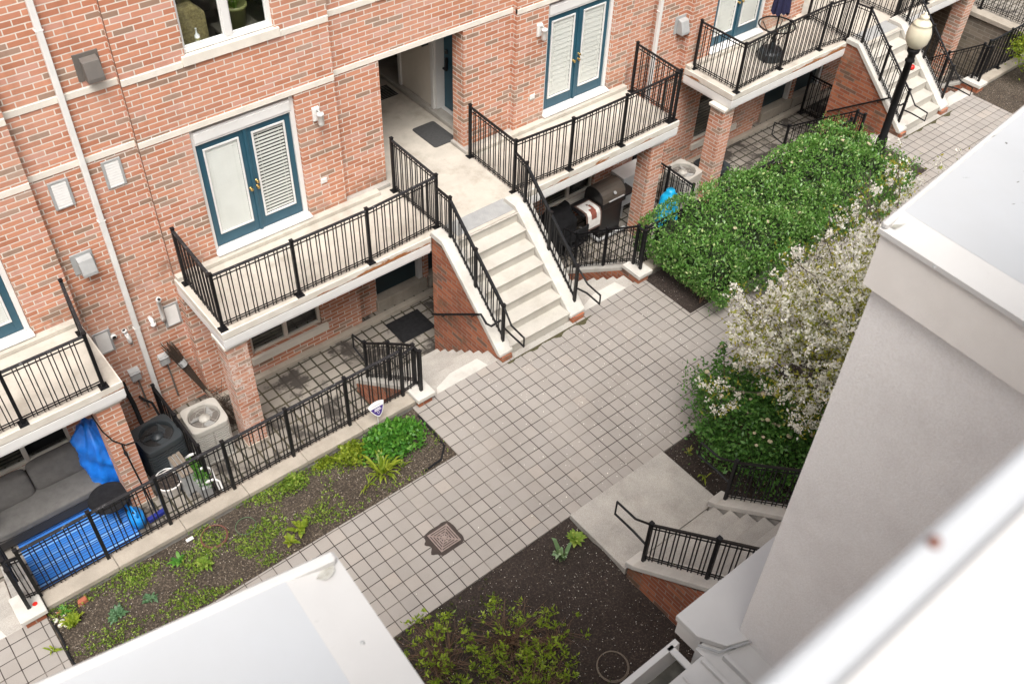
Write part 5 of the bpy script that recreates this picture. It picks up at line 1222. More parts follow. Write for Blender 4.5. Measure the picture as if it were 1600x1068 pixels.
# right bay: stucco side wall with overhanging cap
def inset(poly, ws):
    """polygon with edge i (from point i to i+1) moved inwards by ws[i]"""
    n = len(poly); P2 = [Vector(p) for p in poly]; area = sum(P2[i].x * P2[(i + 1) % n].y - P2[(i + 1) % n].x * P2[i].y for i in range(n)); sg = 1 if area > 0 else -1; L = []
    for i in range(n):
        d = (P2[(i + 1) % n] - P2[i]).normalized(); nn = Vector((-d.y, d.x)) * sg; L.append((P2[i] + nn * ws[i], d))
    out = []
    for i in range(n):
        (p, d), (q, e) = L[i - 1], L[i]; k = d.x * e.y - d.y * e.x
        if abs(k) < 1e-5: out.append(tuple(q)); continue
        t_ = ((q.x - p.x) * e.y - (q.y - p.y) * e.x) / k; out.append(tuple(p + d * t_))
    return out
rp = [(-1.515, -5.836), (-1.60, -7.6), (4.5, -7.6), (4.5, -5.24)]
lp_ = [(-3.712, -5.803), (-5.2, -5.556), (-7.5, -5.2), (-7.5, -7.3), (-3.80, -7.3)]
def bay_roof(poly, z, fascia, ws, walli, nm):
    n = len(poly); inn = inset(poly, ws)
    b = B(); vs = [(x, y, z - .012) for x, y in poly] + [(x, y, z + .018) for x, y in inn]
    b.add(vs, [(i, (i + 1) % n, n + (i + 1) % n, n + i) for i in range(n)])
    vs = [(x, y, z - .012) for x, y in poly] + [(x, y, z - .032) for x, y in poly]
    b.add(vs, [(i, n + i, n + (i + 1) % n, (i + 1) % n) for i in range(n)])
    r = b.build(nm, 'roofwhite', CB)
    b = B(); b.add([(x, y, z + .0185) for x, y in inn], [tuple(range(n))]); b.build('roof_membrane', 'roofblue', r)
    f = inset(poly, [.012] * n); b = B(); vs = [(x, y, z - .031) for x, y in f] + [(x, y, z - fascia) for x, y in f]
    b.add(vs, [(i, n + i, n + (i + 1) % n, (i + 1) % n) for i in range(n)] + [tuple(range(n, 2 * n))]); b.build('fascia', 'stuccocap', r)
    g = inset(poly, [walli] * n); b = B(); vs = [(x, y, z - fascia + .004) for x, y in g] + [(x, y, -1.4) for x, y in g]
    b.add(vs, [(i, n + i, n + (i + 1) % n, (i + 1) % n) for i in range(n)]); b.build('bay_wall', 'stucco', r)
    return r
rr_ = bay_roof(rp, 9.0, .27, [.115, .1, .1, .025], .045, 'bay_roof')
lr_ = bay_roof(lp_, 9.0, .27, [.025, .025, .1, .1, .14], .045, 'bay_roof')
def upstand(p, q, z, w_, h_, parent):
    b = B(); p, q = Vector((*p, z)), Vector((*q, z)); b.bar(p + Vector((0, 0, h_ / 2)), q + Vector((0, 0, h_ / 2)), w_, h_); b.build('upstand', 'roofwhite', parent, bevel=.008)
upstand((-1.512, -5.85), (4.4, -5.262), 8.99, .028, .030, rr_)
upstand((-3.72, -5.817), (-7.4, -5.227), 8.99, .030, .034, lr_)
gm = N('roof_edge_dirt'); gm.col(gm.ramp(gm.noise(14, 8, .7).outputs[0], [(0.35, (0.20, .19, .15)), (.6, (.50, .49, .45))])); gm.rough(.9)
for (p, q, o, w_, sg, L) in (((-1.515, -5.836), (4.5, -5.24), rr_, .045, 1, 2.6), ((-3.712, -5.803), (-7.5, -5.2), lr_, .035, -1, .6)):
    d = (Vector(q) - Vector(p)).normalized(); nn = Vector((d.y, -d.x)) * sg; b = B()
    for k in range(40):
        s0 = .02 + L * k / 40; s1 = .02 + L * (k + 1) / 40
        wa, wb = (w_ * max(.05, .45 + .55 * math.sin(kk * .9) * math.sin(kk * .37 + 1)) for kk in (k, k + 1)); z_ = lambda s_: 8.988 + .03 * s_ / .12 + .004
        A = Vector(p) + d * s0 + nn * .030; Bq = Vector(p) + d * s1 + nn * .030
        b.quad((A.x, A.y, z_(.03)), (A.x + nn.x * wa, A.y + nn.y * wa, z_(.03 + wa)), (Bq.x + nn.x * wb, Bq.y + nn.y * wb, z_(.03 + wb)), (Bq.x, Bq.y, z_(.03)))
    b.build('edge_dirt', gm.m, o)
for (p, q, o) in (((-1.555, -5.95), (-1.60, -7.3), rr_), ((-3.785, -5.93), (-3.86, -7.1), lr_)):
    for k in range(4):
        x, y = (p[i] + (q[i] - p[i]) * (k + .4) / 4 for i in (0, 1)); b = B(); b.lathe((x, y, 9.0), [(.001, 0), (.006, 0), (.005, .005), (.001, .007)], 8); b.build('screw_head', 'greybox', o)
# seams on the right roof
b = B(); b.bar((-1.0, -6.36, 9.021), (4.0, -5.90, 9.021), .012, .006); b.build('seam', 'gutter', rr_)
b = B(); rs = random.Random(9)
for k in range(26):
    x, y = rs.uniform(-1.1, 1.2), rs.uniform(-6.3, -5.75); a = rs.uniform(0, 3.1); l_ = rs.uniform(.006, .03); wq = rs.uniform(.0015, .004); c_, s__ = math.cos(a) * l_, math.sin(a) * l_
    b.quad((x - c_, y - s__, 9.0192), (x + wq, y - wq, 9.0192), (x + c_, y + s__, 9.0192), (x - wq, y + wq, 9.0192))
o = b.build('roof_scuffs', 'grime', rr_); o['kind'] = 'stuff'
# lower roof between the bays: ledge, flashing and gutter
LZ = 6.2
lg = B(); lg.prism([(-1.685, -5.60), (-1.685, -5.76), (-1.60, -5.90), (-1.40, -5.98), (-1.30, -5.98), (-.2, -5.80), (-.2, -5.60)], 'z', LZ - .045, LZ); led = lg.build('ledge', 'roofwhite', CB, bevel=.003)
b = B(); b.box(-1.675, -.2, -5.78, -5.615, LZ - .17, LZ - .046); b.build('ledge_trim', 'gutter', led)
b = B(); b.box(-3.75, -1.72, -7.45, -5.84, LZ - .30, LZ - .05)
lo = b.build('lower_roof', 'gutter', CB, bevel=.004)
b = B(); b.box(-1.718, -1.30, -6.2, -5.79, LZ - .40, LZ - .055); b.build('eave_board', 'gutter', lo)
for (x0_, x1_, h_) in ((-1.76, -1.735, .03), (-1.90, -1.89, .012), (-2.06, -2.04, .022), (-2.10, -2.09, .012), (-2.36, -2.33, .025), (-2.62, -2.59, .025)):
    b = B(); b.box(x0_, x1_, -7.4, -5.86, LZ - .05, LZ - .05 + h_); b.build('roof_rib', 'gutter', lo, bevel=.003)
b = B(); b.box(-1.71, -1.655, -7.4, -5.93, LZ - .20, LZ - .085); b.build('valley', 'grime', lo)
b = B(); b.box(-1.652, -1.625, -7.4, -5.92, LZ - .30, LZ - .012); b.box(-1.625, -1.44, -7.4, -5.93, LZ - .3, LZ - .032); b.build('flashing', 'roofwhite', lo, bevel=.003)
b = B(); b.box(-1.438, -1.405, -7.4, -6.0, LZ - .3, LZ + .006); b.build('roof_rib', 'gutter', lo, bevel=.003)
b = B(); rs = random.Random(4)
mp = [(-1.72, -5.80), (-1.66, -5.90), (-1.58, -5.925), (-1.50, -5.955), (-1.43, -5.985), (-1.38, -6.0)]
for (p, q) in zip(mp, mp[1:]): b.bar((p[0], p[1], LZ + .001), (q[0], q[1], LZ + .001), rs.uniform(.010, .026), .004)
b.build('mastic_seam', 'greybox', lo)
b = B(); b.box(-1.40, -1.30, -6.75, -6.02, LZ - .3, LZ - .012); b.build('moss_strip', 'moss', lo)
b = B(); b.prism([(-5.86, LZ - .10), (-5.84, LZ - .24), (-5.72, LZ - .24), (-5.70, LZ - .10), (-5.665, LZ - .10), (-5.665, LZ - .115), (-5.69, LZ - .115), (-5.71, LZ - .255), (-5.85, LZ - .255), (-5.875, LZ - .10)], 'x', -5.0, -1.74); gt = b.build('gutter', 'gutter', CB)
for x in (-1.80, -2.35, -2.9):
    b = B(); b.box(x - .02, x + .02, -5.90, -5.68, LZ - .112, LZ - .10); b.build('hanger', 'gutter', gt)
b = B(); b.box(-4.9, -1.76, -5.835, -5.725, LZ - .238, LZ - .225); b.build('leaf_litter', 'grime', gt)
for (x, y) in ((-1.93, -6.02), (-1.52, -6.35)):
    b = B(); b.lathe((x, y, LZ - .058), [(.001, 0), (.018, 0), (.016, .008), (.001, .011)], 10); b.build('screw_head', 'hosered' if x < -1.7 else 'greybox', lo)
# window sill right under the camera
b = B(); b.prism([(-7.021, 10.60), (-7.021, 10.6955), (-7.024, 10.70), (-7.35, 10.715), (-7.35, 10.60)], 'x', -7.0, -2.6); ns = b.build('window_sill', 'roofwhite', CB)
b = B(); b.prism([(-7.0, 10.60), (-7.0, 10.690), (-7.004, 10.693), (-7.0205, 10.694), (-7.0205, 10.60)], 'x', -7.0, -2.6); b.build('sill_flashing', 'roofblue', ns)
b = B(); b.lathe((-3.952, -7.006, 10.6935), [(.001, 0), (.0035, .0), (.003, .003), (.001, .004)], 10); b.build('rusty_screw', 'hosered', ns)
# entry stoop: slab, steps rising towards us, brick cheek walls
t = thing('entry_stoop', 'concrete entry stoop with steps and low brick cheek walls at the near side', 'stoop', (2.45, -2.9, 0))
b = B(); b.box(1.545, 3.345, -2.87, -1.78, -.25, .055); b.build('slab', 'greyc', t, bevel=.012)
b = B(); pr = [(-2.88, -.3), (-2.88, .06)]
for k in range(1, 12): pr += [(-2.88 - .24 * (k - 1) - (.10 if k == 1 else .1), .06 + .19 * (k - 1)), (-2.98 - .24 * (k - 1), .06 + .19 * k)]
pr += [(-5.75, .06 + .19 * 11), (-5.75, -.3)]
b.prism(pr, 'x', 1.80, 3.08); b.build('steps', 'greyc', t, bevel=.006)
for (p, q) in ((1.52, 1.80), (3.08, 3.36)):
    b = B(); b.prism([(-2.90, -.3), (-2.90, .20), (-5.7, 2.45), (-5.7, -.3)], 'x', p + .03, q - .03); wo = b.build('cheek_wall', 'brick_low', t)
    for xa in (p + .02, q - .034):
        b = B(); b.prism([(-2.90, -.2), (-2.90, .19), (-5.6, 2.35), (-5.6, -.2)], 'x', xa, xa + .014) if (xa > p + .1) == (p < 2) else None
        if b.v: b.build('inner_render', 'greyc', wo)
    b = B(); b.prism([(-2.86, .165), (-2.86, .25), (-2.98, .30), (-5.72, 2.56), (-5.72, 2.45), (-2.98, .205)], 'x', p, q); b.build('coping', 'coping', wo, bevel=.008)
    b = B(); b.prism([(-2.88, .13), (-2.88, .164), (-2.98, .204), (-5.72, 2.449), (-5.72, 2.40)], 'x', p + .012, q - .012); b.build('drip_trim', 'white', wo)
def stoop_rail(x, label):
    s_ = 2.26 / 2.74
    z = lambda y: .30 + (-2.98 - y) * s_
    pts = [(x, -3.03, z(-3.03)), (x, -3.95, z(-3.95)), (x, -4.9, z(-4.9)), (x, -5.6, z(-5.6))]
    h = .80
    lp = [(x, -3.03, z(-3.03) + h), (x, -2.78, z(-3.03) + h - .16), (x, -2.45, z(-3.03) + h - .16), (x, -2.45, z(-3.03) + h - .42), (x, -2.78, z(-3.03) + h - .42), (x, -3.03, z(-3.03) + .35)]
    railing(label, G_ST, [dict(pts=pts, h=h, plates=False, loop=lp)])
stoop_rail(1.66, 'black iron handrail on the left cheek wall of the near stoop')
stoop_rail(3.22, 'black iron handrail on the right cheek wall of the near stoop, against the dark shrub')

# ------------------------------------------------------------------ planting
def leaf_mesh(name, pts, size, mat, parent=None, up=0.35, size_var=.4, shape=.5, dirs=None, fold=.25, spread=1.0):
    """many separate leaves, each a folded two-quad blade"""
    pts = np.asarray(pts, float); n = len(pts)
    if dirs is None:
        d = RNG.normal(0, 1, (n, 3)) * spread; d[:, 2] += up
    else: d = np.asarray(dirs, float) + RNG.normal(0, .25, (n, 3))
    d /= np.linalg.norm(d, axis=1)[:, None] + 1e-9
    r = RNG.normal(0, 1, (n, 3)); r[:, 2] *= .5; s = np.cross(d, r); s /= np.linalg.norm(s, axis=1)[:, None] + 1e-9
    nn = np.cross(s, d); flip = np.sign(nn[:, 2:3] + 1e-6); nn *= flip
    L = size * (1 + RNG.uniform(-size_var, size_var, n))[:, None]; W = L * shape * .5
    a = pts; m1 = pts + d * L * .5 + s * W + nn * W * fold; m2 = pts + d * L * .5 - s * W + nn * W * fold; tip = pts + d * L - nn * L * .08
    mid = pts + d * L * .52
    V = np.stack([a, m1, tip, m2, mid], 1).reshape(-1, 3)
    base = (np.arange(n) * 5)[:, None]
    F = np.concatenate([base + np.array([[0, 4, 2, 1]]), base + np.array([[0, 3, 2, 4]])], 0)
    off = origin_of(parent)
    if parent is None: off = Vector((pts[:, 0].mean(), pts[:, 1].mean(), pts[:, 2].min()))
    V = V - np.array(off)
    me = bpy.data.meshes.new(name); me.vertices.add(len(V)); me.vertices.foreach_set('co', V.ravel())
    me.loops.add(F.size); me.loops.foreach_set('vertex_index', F.ravel().astype(np.int32))
    me.polygons.add(len(F)); me.polygons.foreach_set('loop_start', np.arange(0, F.size, 4, dtype=np.int32)); me.polygons.foreach_set('loop_total', np.full(len(F), 4, dtype=np.int32))
    me.update(calc_edges=True); me.validate(); me.materials.append(M[mat])
    o = bpy.data.objects.new(name, me); COL.objects.link(o)
    if parent is None: o.location = off
    else: o.parent = parent
    return o

def flower_heads(t, spots):
    b = B(); b.lathe((0, 0, 0), [(.001, -.014), (.024, -.005), (.026, .004), (.020, .012), (.001, .016)], 9); off = origin_of(t); b.v = [(x + off.x, y + off.y, z + off.z) for x, y, z in b.v]; first = b.build('flower_head', 'bud', t, smooth=True)
    for i, (x, y, z) in enumerate(spots):
        o = first if i == 0 else first.copy()
        if i: COL.objects.link(o); o.parent = t
        o.location = Vector((x, y, z)) - off
        s_ = random.uniform(.9, 1.7); o.scale = (s_, s_, s_)
# clipped hedge
t = thing('clipped_hedge', 'broad clipped hedge of bright green leaves in the bed in front of the right patio', 'hedge', (9.0, .6, 0))
hx0, hx1, hy0, hy1, hz = 5.98, 11.45, -.42, 1.62, 1.06
def hedge_top(x, y):
    return hz + .08 * np.sin(x * 1.9 + .5) + .065 * np.sin(x * 4.3 + y * 3) + .05 * np.sin(y * 5.1 + x) + .035 * np.sin(x * 9.1 - y * 7)
n = 46000
u = RNG.uniform(0, 1, n); px = RNG.uniform(hx0, hx1, n); py = RNG.uniform(hy0, hy1, n)
edge = .17 * np.sin(px * 2.3) * .5 + .10 * np.sin(px * 5.7 + 1)
depth = RNG.exponential(.07, n)
side = RNG.uniform(0, 1, n)
pz = hedge_top(px, py) - depth
# rounded shoulders
def shoulder(v, lo, hi, r): 
    dd = np.minimum(v - lo, hi - v).clip(0, r); return (r - dd) ** 2 / (2 * r)
pz = pz - shoulder(px, hx0 + .0, hx1, .45) * 1.1 - .45 * ((px - (hx1 - 1.1)).clip(0, 2) / 1.1) ** 2 * (.35 + .65 * (py < .5)) - shoulder(py, hy0, hy1, .38) * 1.2
front = side < .30
fy = hy0 + edge[front] + RNG.exponential(.06, front.sum()); fz = RNG.uniform(.12, 1.0, front.sum()); py[front] = fy + .16 * (1 - np.sin(fz * 2.6).clip(0, 1)) ; pz[front] = np.minimum(fz, hedge_top(px[front], fy) - .12)
left = (side >= .30) & (side < .39)
lx = hx0 + RNG.exponential(.06, left.sum()); lz = RNG.uniform(.22, .95, left.sum()); px[left] = lx + .22 * (1 - np.sin(lz * 2.8).clip(0, 1)); pz[left] = lz
right = (side >= .39) & (side < .47)
px[right] = hx1 - RNG.exponential(.12, right.sum()); pz[right] = RNG.uniform(.1, .95, right.sum())
P = np.stack([px, py, pz], 1)
P = P[(P[:, 2] > .08)]
# thin out patches so the crown breaks into light and dark clumps
cl = np.sin(P[:, 0] * 7.1 + P[:, 1] * 3.3) + np.sin(P[:, 1] * 8.7 - P[:, 0] * 2.1 + 1) + np.sin(P[:, 0] * 3.7 + P[:, 2] * 9)
P = P[(cl > -1.1) | (RNG.uniform(0, 1, len(P)) < .30)]
leaf_mesh('crown', P, .050, 'lhedge', t, up=.9, shape=.52, spread=.8, size_var=.6)
sh = []
for k in range(420):
    x, y = random.uniform(hx0 + .1, hx1 - .1), random.uniform(hy0 + .05, hy1 - .1); z = float(hedge_top(x, y)) - .12; a = random.uniform(0, 6.28); hh = random.uniform(.08, .22)
    for q in range(9): sh.append((x + .05 * math.cos(a) * q / 9 + random.gauss(0, .012), y + .05 * math.sin(a) * q / 9 + random.gauss(0, .012), z + hh * q / 8))
leaf_mesh('young_shoots', sh, .045, 'lhedge', t, up=1.0, shape=.5)
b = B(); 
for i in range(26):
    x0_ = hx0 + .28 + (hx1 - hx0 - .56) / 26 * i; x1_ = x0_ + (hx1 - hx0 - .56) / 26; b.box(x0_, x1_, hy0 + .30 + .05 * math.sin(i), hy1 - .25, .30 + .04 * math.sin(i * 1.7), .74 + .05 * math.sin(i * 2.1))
b.build('light_block_core', plain('shaded_hedge_interior', (0.012, 0.022, 0.006), None, .95, 30), t)  # dark boxes added inside the crown to block light, not leaves
b = B()
for i in range(34):
    x, y = random.uniform(hx0 + .15, hx1 - .2), random.uniform(.05, 1.05); a = random.uniform(0, 6.28)
    for q in range(2): b.tube([(x, y, -.03), (x + .1 * math.cos(a + q * 2), y + .1 * math.sin(a + q * 2), .3), (x + .28 * math.cos(a + q * 2), y + .28 * math.sin(a + q * 2), .72)], .014, 5, .006)
b.build('stems', 'twig', t)
sp_ = []
for k in range(18):
    x, y = random.uniform(hx0, hx1 - .3), random.uniform(hy0 + .05, hy1 - .2); sp_.append((x, y, float(hedge_top(x, y)) - .03 - float(shoulder(np.array([y]), hy0, hy1, .38)[0]) * 1.1))
flower_heads(t, sp_)

# serviceberry in bloom
def grow(b, p, d, L, r, depth, tips, seg=4, up=.10, bend=.22):
    pts = [p]; q = Vector(p); dd = Vector(d).normalized()
    for k in range(seg):
        if q.y + .42 * (q.z - 2.2) > -1.58 + .55 * min(3, max(0, q.x - 5.6)) / 2 or q.x > 8.7 or q.z > 3.25: break
        dd = (dd + Vector((random.gauss(0, bend), random.gauss(0, bend), random.gauss(up, bend * .6)))).normalized(); q = q + dd * (L / seg); pts.append(q.copy())
        if depth > 0 and k >= 1:
            for _ in range(random.choice((1, 1, 2))):
                nd = (dd + Vector((random.gauss(0, .75), random.gauss(0, .75), random.gauss(.05, .45)))).normalized(); grow(b, q.copy(), nd, L * random.uniform(.5, .72), r * .5, depth - 1, tips, seg, up, bend)
        elif depth == 0: tips.append((q.copy(), dd.copy()))
    if depth == 0: pts = pts[:3]
    if len(pts) < 2: return
    b.tube(pts, r, 5 if r > .008 else 4, r * .45)
    tips.append((q, dd))
random.seed(23)
t = thing('serviceberry_tree', 'small multi stemmed tree covered in white blossom beside the stucco wall', 'tree', (6.2, -3.3, 0))
TR = (6.15, -3.35, -.05); b = B(); tips = []
targets = [(4.2, -2.25, 2.35), (4.6, -2.9, 2.2), (4.9, -2.3, 2.9), (5.5, -2.5, 3.2), (6.4, -2.3, 3.2), (7.4, -2.0, 2.9), (6.9, -1.7, 2.8), (7.2, -1.6, 2.5), (6.2, -1.9, 2.8), (8.1, -1.6, 2.6), (8.4, -1.7, 2.5), (7.7, -1.9, 2.3), (5.2, -3.2, 2.7), (7.0, -2.6, 2.4), (5.0, -3.6, 2.0), (6.6, -1.7, 3.0), (5.6, -1.9, 2.5), (7.6, -1.3, 2.9),
           (4.4, -2.0, 1.9), (4.5, -3.3, 2.1), (5.0, -2.7, 2.4), (4.9, -1.9, 2.2), (5.3, -3.0, 2.2), (5.1, -3.4, 2.5), (5.9, -2.9, 2.9), (5.8, -2.2, 2.9), (4.9, -3.7, 1.9), (4.75, -3.45, 1.6), (4.95, -3.85, 1.6), (4.5, -3.0, 1.75), (4.3, -2.4, 1.9), (4.6, -3.6, 1.7), (4.2, -2.15, 2.1)] + [(random.uniform(4.6, 5.9), random.uniform(-3.7, -2.15), random.uniform(1.9, 2.7)) for _ in range(16)]
for i, g in enumerate(targets):
    g = Vector(g); p = Vector(TR) + Vector((random.gauss(0, .10), random.gauss(0, .10), 0)); m1 = p.lerp(g, .5) + Vector((random.gauss(0, .12), random.gauss(0, .12), .25))
    b.tube([p, p.lerp(m1, .5) + Vector((0, 0, .15)), m1], .026, 7, .015)
    grow(b, m1, (g - m1), (g - m1).length, .013, 2, tips, 4, .03, .14)
b.build('trunk', 'bark', t)
tp = np.array([list(q[0]) for q in tips])
tp = tp[(tp[:, 1] + .42 * (tp[:, 2] - 2.2) < -1.76 + .55 * (tp[:, 0] - 5.6).clip(0, 3) / 2 + RNG.normal(0, .15, len(tp))) & (tp[:, 2] < 3.3) & (tp[:, 1] > -4.4)]
dens = np.clip(1.45 - (tp[:, 0] - 4.2) / 4.2, .55, 1.0)
keep = RNG.uniform(0, 1, len(tp)) < dens
tp = tp[keep]
cen = np.repeat(tp, 2, 0) + RNG.normal(0, .04, (len(tp) * 2, 3))
sel = cen[RNG.uniform(0, 1, len(cen)) < .72]
if len(sel) > 6500: sel = sel[RNG.permutation(len(sel))[:6500]]
fl = [c + RNG.normal(0, .021, (RNG.integers(7, 15), 3)) for c in sel]
fl = np.concatenate(fl)
leaf_mesh('blossom', fl, .040, 'petal', t, up=1.1, shape=.66, spread=.8)
lv = np.repeat(tp, 6, 0) + RNG.normal(0, .07, (len(tp) * 6, 3))
if len(lv) > 14000: lv = lv[RNG.permutation(len(lv))[:14000]]
leaf_mesh('leaves', lv, .058, 'lserv', t, up=.6, shape=.5)
print('serviceberry', len(tips), len(tp), len(fl), len(lv))

# viburnum shrub against the stoop
def shrub(name, label, cat, c, rad, n, size, mat, stems=18, group=None, shoots=(), buds=0, up=.4, hollow=.45, core=True, clumps=60):
    t = thing(name, label, cat, (c[0], c[1], 0), group)
    cc = RNG.normal(0, 1, (clumps, 3)); cc /= np.linalg.norm(cc, axis=1)[:, None]; rr = RNG.uniform(hollow, 1, (clumps, 1)) ** .6
    cc = cc * rr * np.array(rad); cc[:, 2] = np.abs(cc[:, 2]) - .12 * rad[2]
    pick = RNG.integers(0, clumps, n); P = cc[pick] + RNG.normal(0, 1, (n, 3)) * np.array(rad) * .15 + np.array((c[0], c[1], c[2])); P = P[P[:, 2] > .02]
    ex = []
    for (x, y, z, k) in shoots:
        for q in range(k): f = q / k; ex.append((x + random.gauss(0, .03), y + random.gauss(0, .03), z - .45 * (1 - f)))
    if ex: P = np.concatenate([P, np.array(ex)])
    leaf_mesh('crown', P, size, mat, t, up=up, shape=.55)
    b = B()
    for k in range(stems):
        q = cc[RNG.integers(0, clumps)] + np.array(c); b.tube([(c[0] + random.gauss(0, .12 * rad[0]), c[1] + random.gauss(0, .12 * rad[1]), -.04), tuple((np.array((c[0], c[1], 0)) * .4 + q * .6)), tuple(q)], .012, 5, .004)
    for (x, y, z, k) in shoots: b.tube([(x * .7 + c[0] * .3, y * .7 + c[1] * .3, z * .4), (x, y, z)], .006, 4, .003)
    b.build('stems', 'twig', t)
    if buds:
        top = P[P[:, 2] > np.quantile(P[:, 2], .70)]; flower_heads(t, [tuple(top[RNG.integers(0, len(top))] + np.array((-.02, 0, .07))) for k in range(buds)])
    return t
shrub('viburnum_shrub', 'dark green leafy shrub with pale flower heads right of the near stoop', 'shrub', (4.38, -2.50, .48), (.80, 1.10, .78), 12500, .060, 'lvib', 26, None, [(4.30, -1.72, 1.62, 90), (4.0, -1.75, 1.28, 70), (4.5, -1.9, 1.38, 80), (3.90, -2.0, 1.15, 60), (4.8, -2.0, 1.3, 60), (4.15, -1.65, 1.05, 70), (3.85, -2.3, .95, 60)], 34, clumps=80)
shrub('viburnum_shrub', 'dark green shrub behind the blossom tree, beside the stucco wall', 'shrub', (5.6, -3.5, .4), (.8, .9, .75), 5200, .062, 'lvib', 20, None, (), 8)
shrub('box_shrub', 'yellow green bush in the gravel bed at the top right photo edge', 'shrub', (17.75, .62, .55), (.62, .75, .72), 4200, .06, 'lyel', 16)

# spirea shrubs: thin arching twigs with tufts of leaves
def spirea(c, R, n, label, h=.55, seed=1, cone=1.0):
    random.seed(seed); t = thing('spirea_shrub', label, 'shrub', (c[0], c[1], 0), 'twiggy spring shrubs in the near bed'); b = B(); P = []; Dd = []
    for k in range(n):
        a = random.uniform(0, 2 * PI); r = R * math.sqrt(random.uniform(.02, 1)); hh = h * random.uniform(.45, 1.1) * (1 - .3 * r / R)
        p = Vector((c[0] + random.gauss(0, .09), c[1] + random.gauss(0, .09), -.05)); q = Vector((c[0] + r * math.cos(a), c[1] + r * math.sin(a), hh)); m_ = p.lerp(q, .55) + Vector((0, 0, .12))
        b.tube([p, m_, q], .0048, 4, .0022); br = [q] if random.random() < .55 else []
        for s_ in range(random.choice((0, 1, 2))):
            z_ = m_.lerp(q, random.uniform(.2, .9)); e = z_ + Vector((random.gauss(0, .09), random.gauss(0, .09), random.uniform(.0, .10))); b.tube([z_, e], .003, 4, .0018)
            if random.random() < .28: br.append(e)
        for e in br:
            for g in range(random.randint(9, 17)):
                d = Vector((random.gauss(0, .75), random.gauss(0, .75), random.uniform(.25, 1.1))); P.append(e + Vector((random.gauss(0, .022), random.gauss(0, .022), random.gauss(0, .014)))); Dd.append(d)
    b.build('twigs', 'twig', t); leaf_mesh('leaf_tufts', [tuple(p) for p in P], .055, 'lspir', t, dirs=[tuple(d) for d in Dd], shape=.40)
spirea((-.30, -2.75, 0), .62, 85, 'twiggy brown shrub with yellow green tufts right at the middle of the near bed', .62, 3)
spirea((-1.10, -2.45, 0), .55, 85, 'twiggy shrub with yellow green tufts touching the left white bay roof edge', .66, 4)
spirea((-.60, -3.50, 0), .72, 170, 'low twiggy shrub with yellow green tufts nearest the white gutter', .42, 5)
spirea((-1.45, -3.35, 0), .64, 130, 'low twiggy shrub with yellow green tufts behind the left bay roof', .45, 8)
spirea((.12, -3.05, 0), .42, 30, 'sparse low twiggy shrub on the bare soil beside the stoop', .35, 9)

# tufts and small plants
def tuft(name, label, c, n, L, mat, w_=.16, lean=.55, group='small plants in the beds', fan=1.0, cat='plant', base=.02):
    d = []; p = []
    for k in range(n):
        a = random.uniform(0, 2 * PI); r = lean * random.uniform(.25, 1.2); p.append((c[0] + random.gauss(0, base), c[1] + random.gauss(0, base), c[2])); d.append((r * math.cos(a) * fan, r * math.sin(a) * fan, 1.0))
    pts = np.array(p); dr = np.array(d); dr /= np.linalg.norm(dr, axis=1)[:, None]
    # two-segment arching blades
    b = B()
    for q, e in zip(pts, dr):
        l = L * random.uniform(.6, 1.15); e = Vector(e); s_ = e.cross(Vector((0, 0, 1))); s_ = s_.normalized() if s_.length > 1e-3 else Vector((1, 0, 0)); ww = l * w_ * .5; q = Vector(q)
        m1 = q + e * l * .45; out = Vector((e.x, e.y, 0)); m2 = q + e * l * .75 + out * l * .22 - Vector((0, 0, l * .02)); tp_ = q + e * l * .9 + out * l * .5 - Vector((0, 0, l * .18))
        b.add([q - s_ * ww * .4, q + s_ * ww * .4, m1 + s_ * ww, m1 - s_ * ww, m2 + s_ * ww * .8, m2 - s_ * ww * .8, tp_], [(0, 1, 2, 3), (3, 2, 4, 5), (5, 4, 6)])
    o = b.build(name, mat); tag(o, label, cat, group); return o
def bushlet(name, label, c, R, h, n, size, mat, group='small plants in the beds', cat='plant', up=.6):
    P = np.stack([RNG.normal(c[0], R[0] * .45, n), RNG.normal(c[1], R[1] * .45, n), np.zeros(n)], 1); rr = (((P[:, 0] - c[0]) / R[0]) ** 2 + ((P[:, 1] - c[1]) / R[1]) ** 2)
    P = P[rr < 1]; rr = rr[rr < 1]; P[:, 2] = c[2] + h * np.sqrt(1 - rr) * RNG.uniform(.35, 1.0, len(P)) + .03 * np.sin(P[:, 0] * 31) * np.sin(P[:, 1] * 27)
    t = thing(name, label, cat, c, group); leaf_mesh('leaves', P, size, mat, t, up=up, shape=.62)
    b = B()
    for k in range(14):
        q = P[RNG.integers(0, len(P))]; b.tube([(c[0], c[1], c[2] - .02), tuple(q)], .005, 4, .002)
    b.build('stems', 'lweed', t); return t
random.seed(5)
bushlet('leafy_perennial', 'big bright green leafy perennial below the purple yard sign', (.36, .72, 0), (.56, .38), .32, 3000, .060, 'lbright')
bushlet('leafy_perennial', 'yellow green leafy clump left of the big bright perennial', (-.22, .88, 0), (.30, .24), .22, 900, .05, 'lyel')
bushlet('leafy_perennial', 'round green clump against the kerb in the middle of the weedy bed', (-1.12, .95, 0), (.22, .17), .20, 620, .045, 'lweed')
bushlet('leafy_perennial', 'yellow green clump against the kerb, right of the round clump', (-.58, 1.0, 0), (.22, .12), .12, 330, .042, 'lyel')
tuft('lily_tuft', 'pale green strappy lily clump near the right end of the weedy bed', (-.06, .36, 0), 46, .42, 'lyel', .085, .7)
tuft('lily_tuft', 'thin strappy seedling in front of the lily clump', (-.32, .34, 0), 9, .24, 'lyel', .09, .9)
tuft('lily_tuft', 'small strappy tuft at the right end of the bed beside the paving', (.24, .30, 0), 10, .22, 'lyel', .10, .9)
tuft('hosta_tuft', 'bright green tuft closest to the capped pier at the left end', (-4.30, .80, 0), 60, .16, 'lyel', .22, .8)
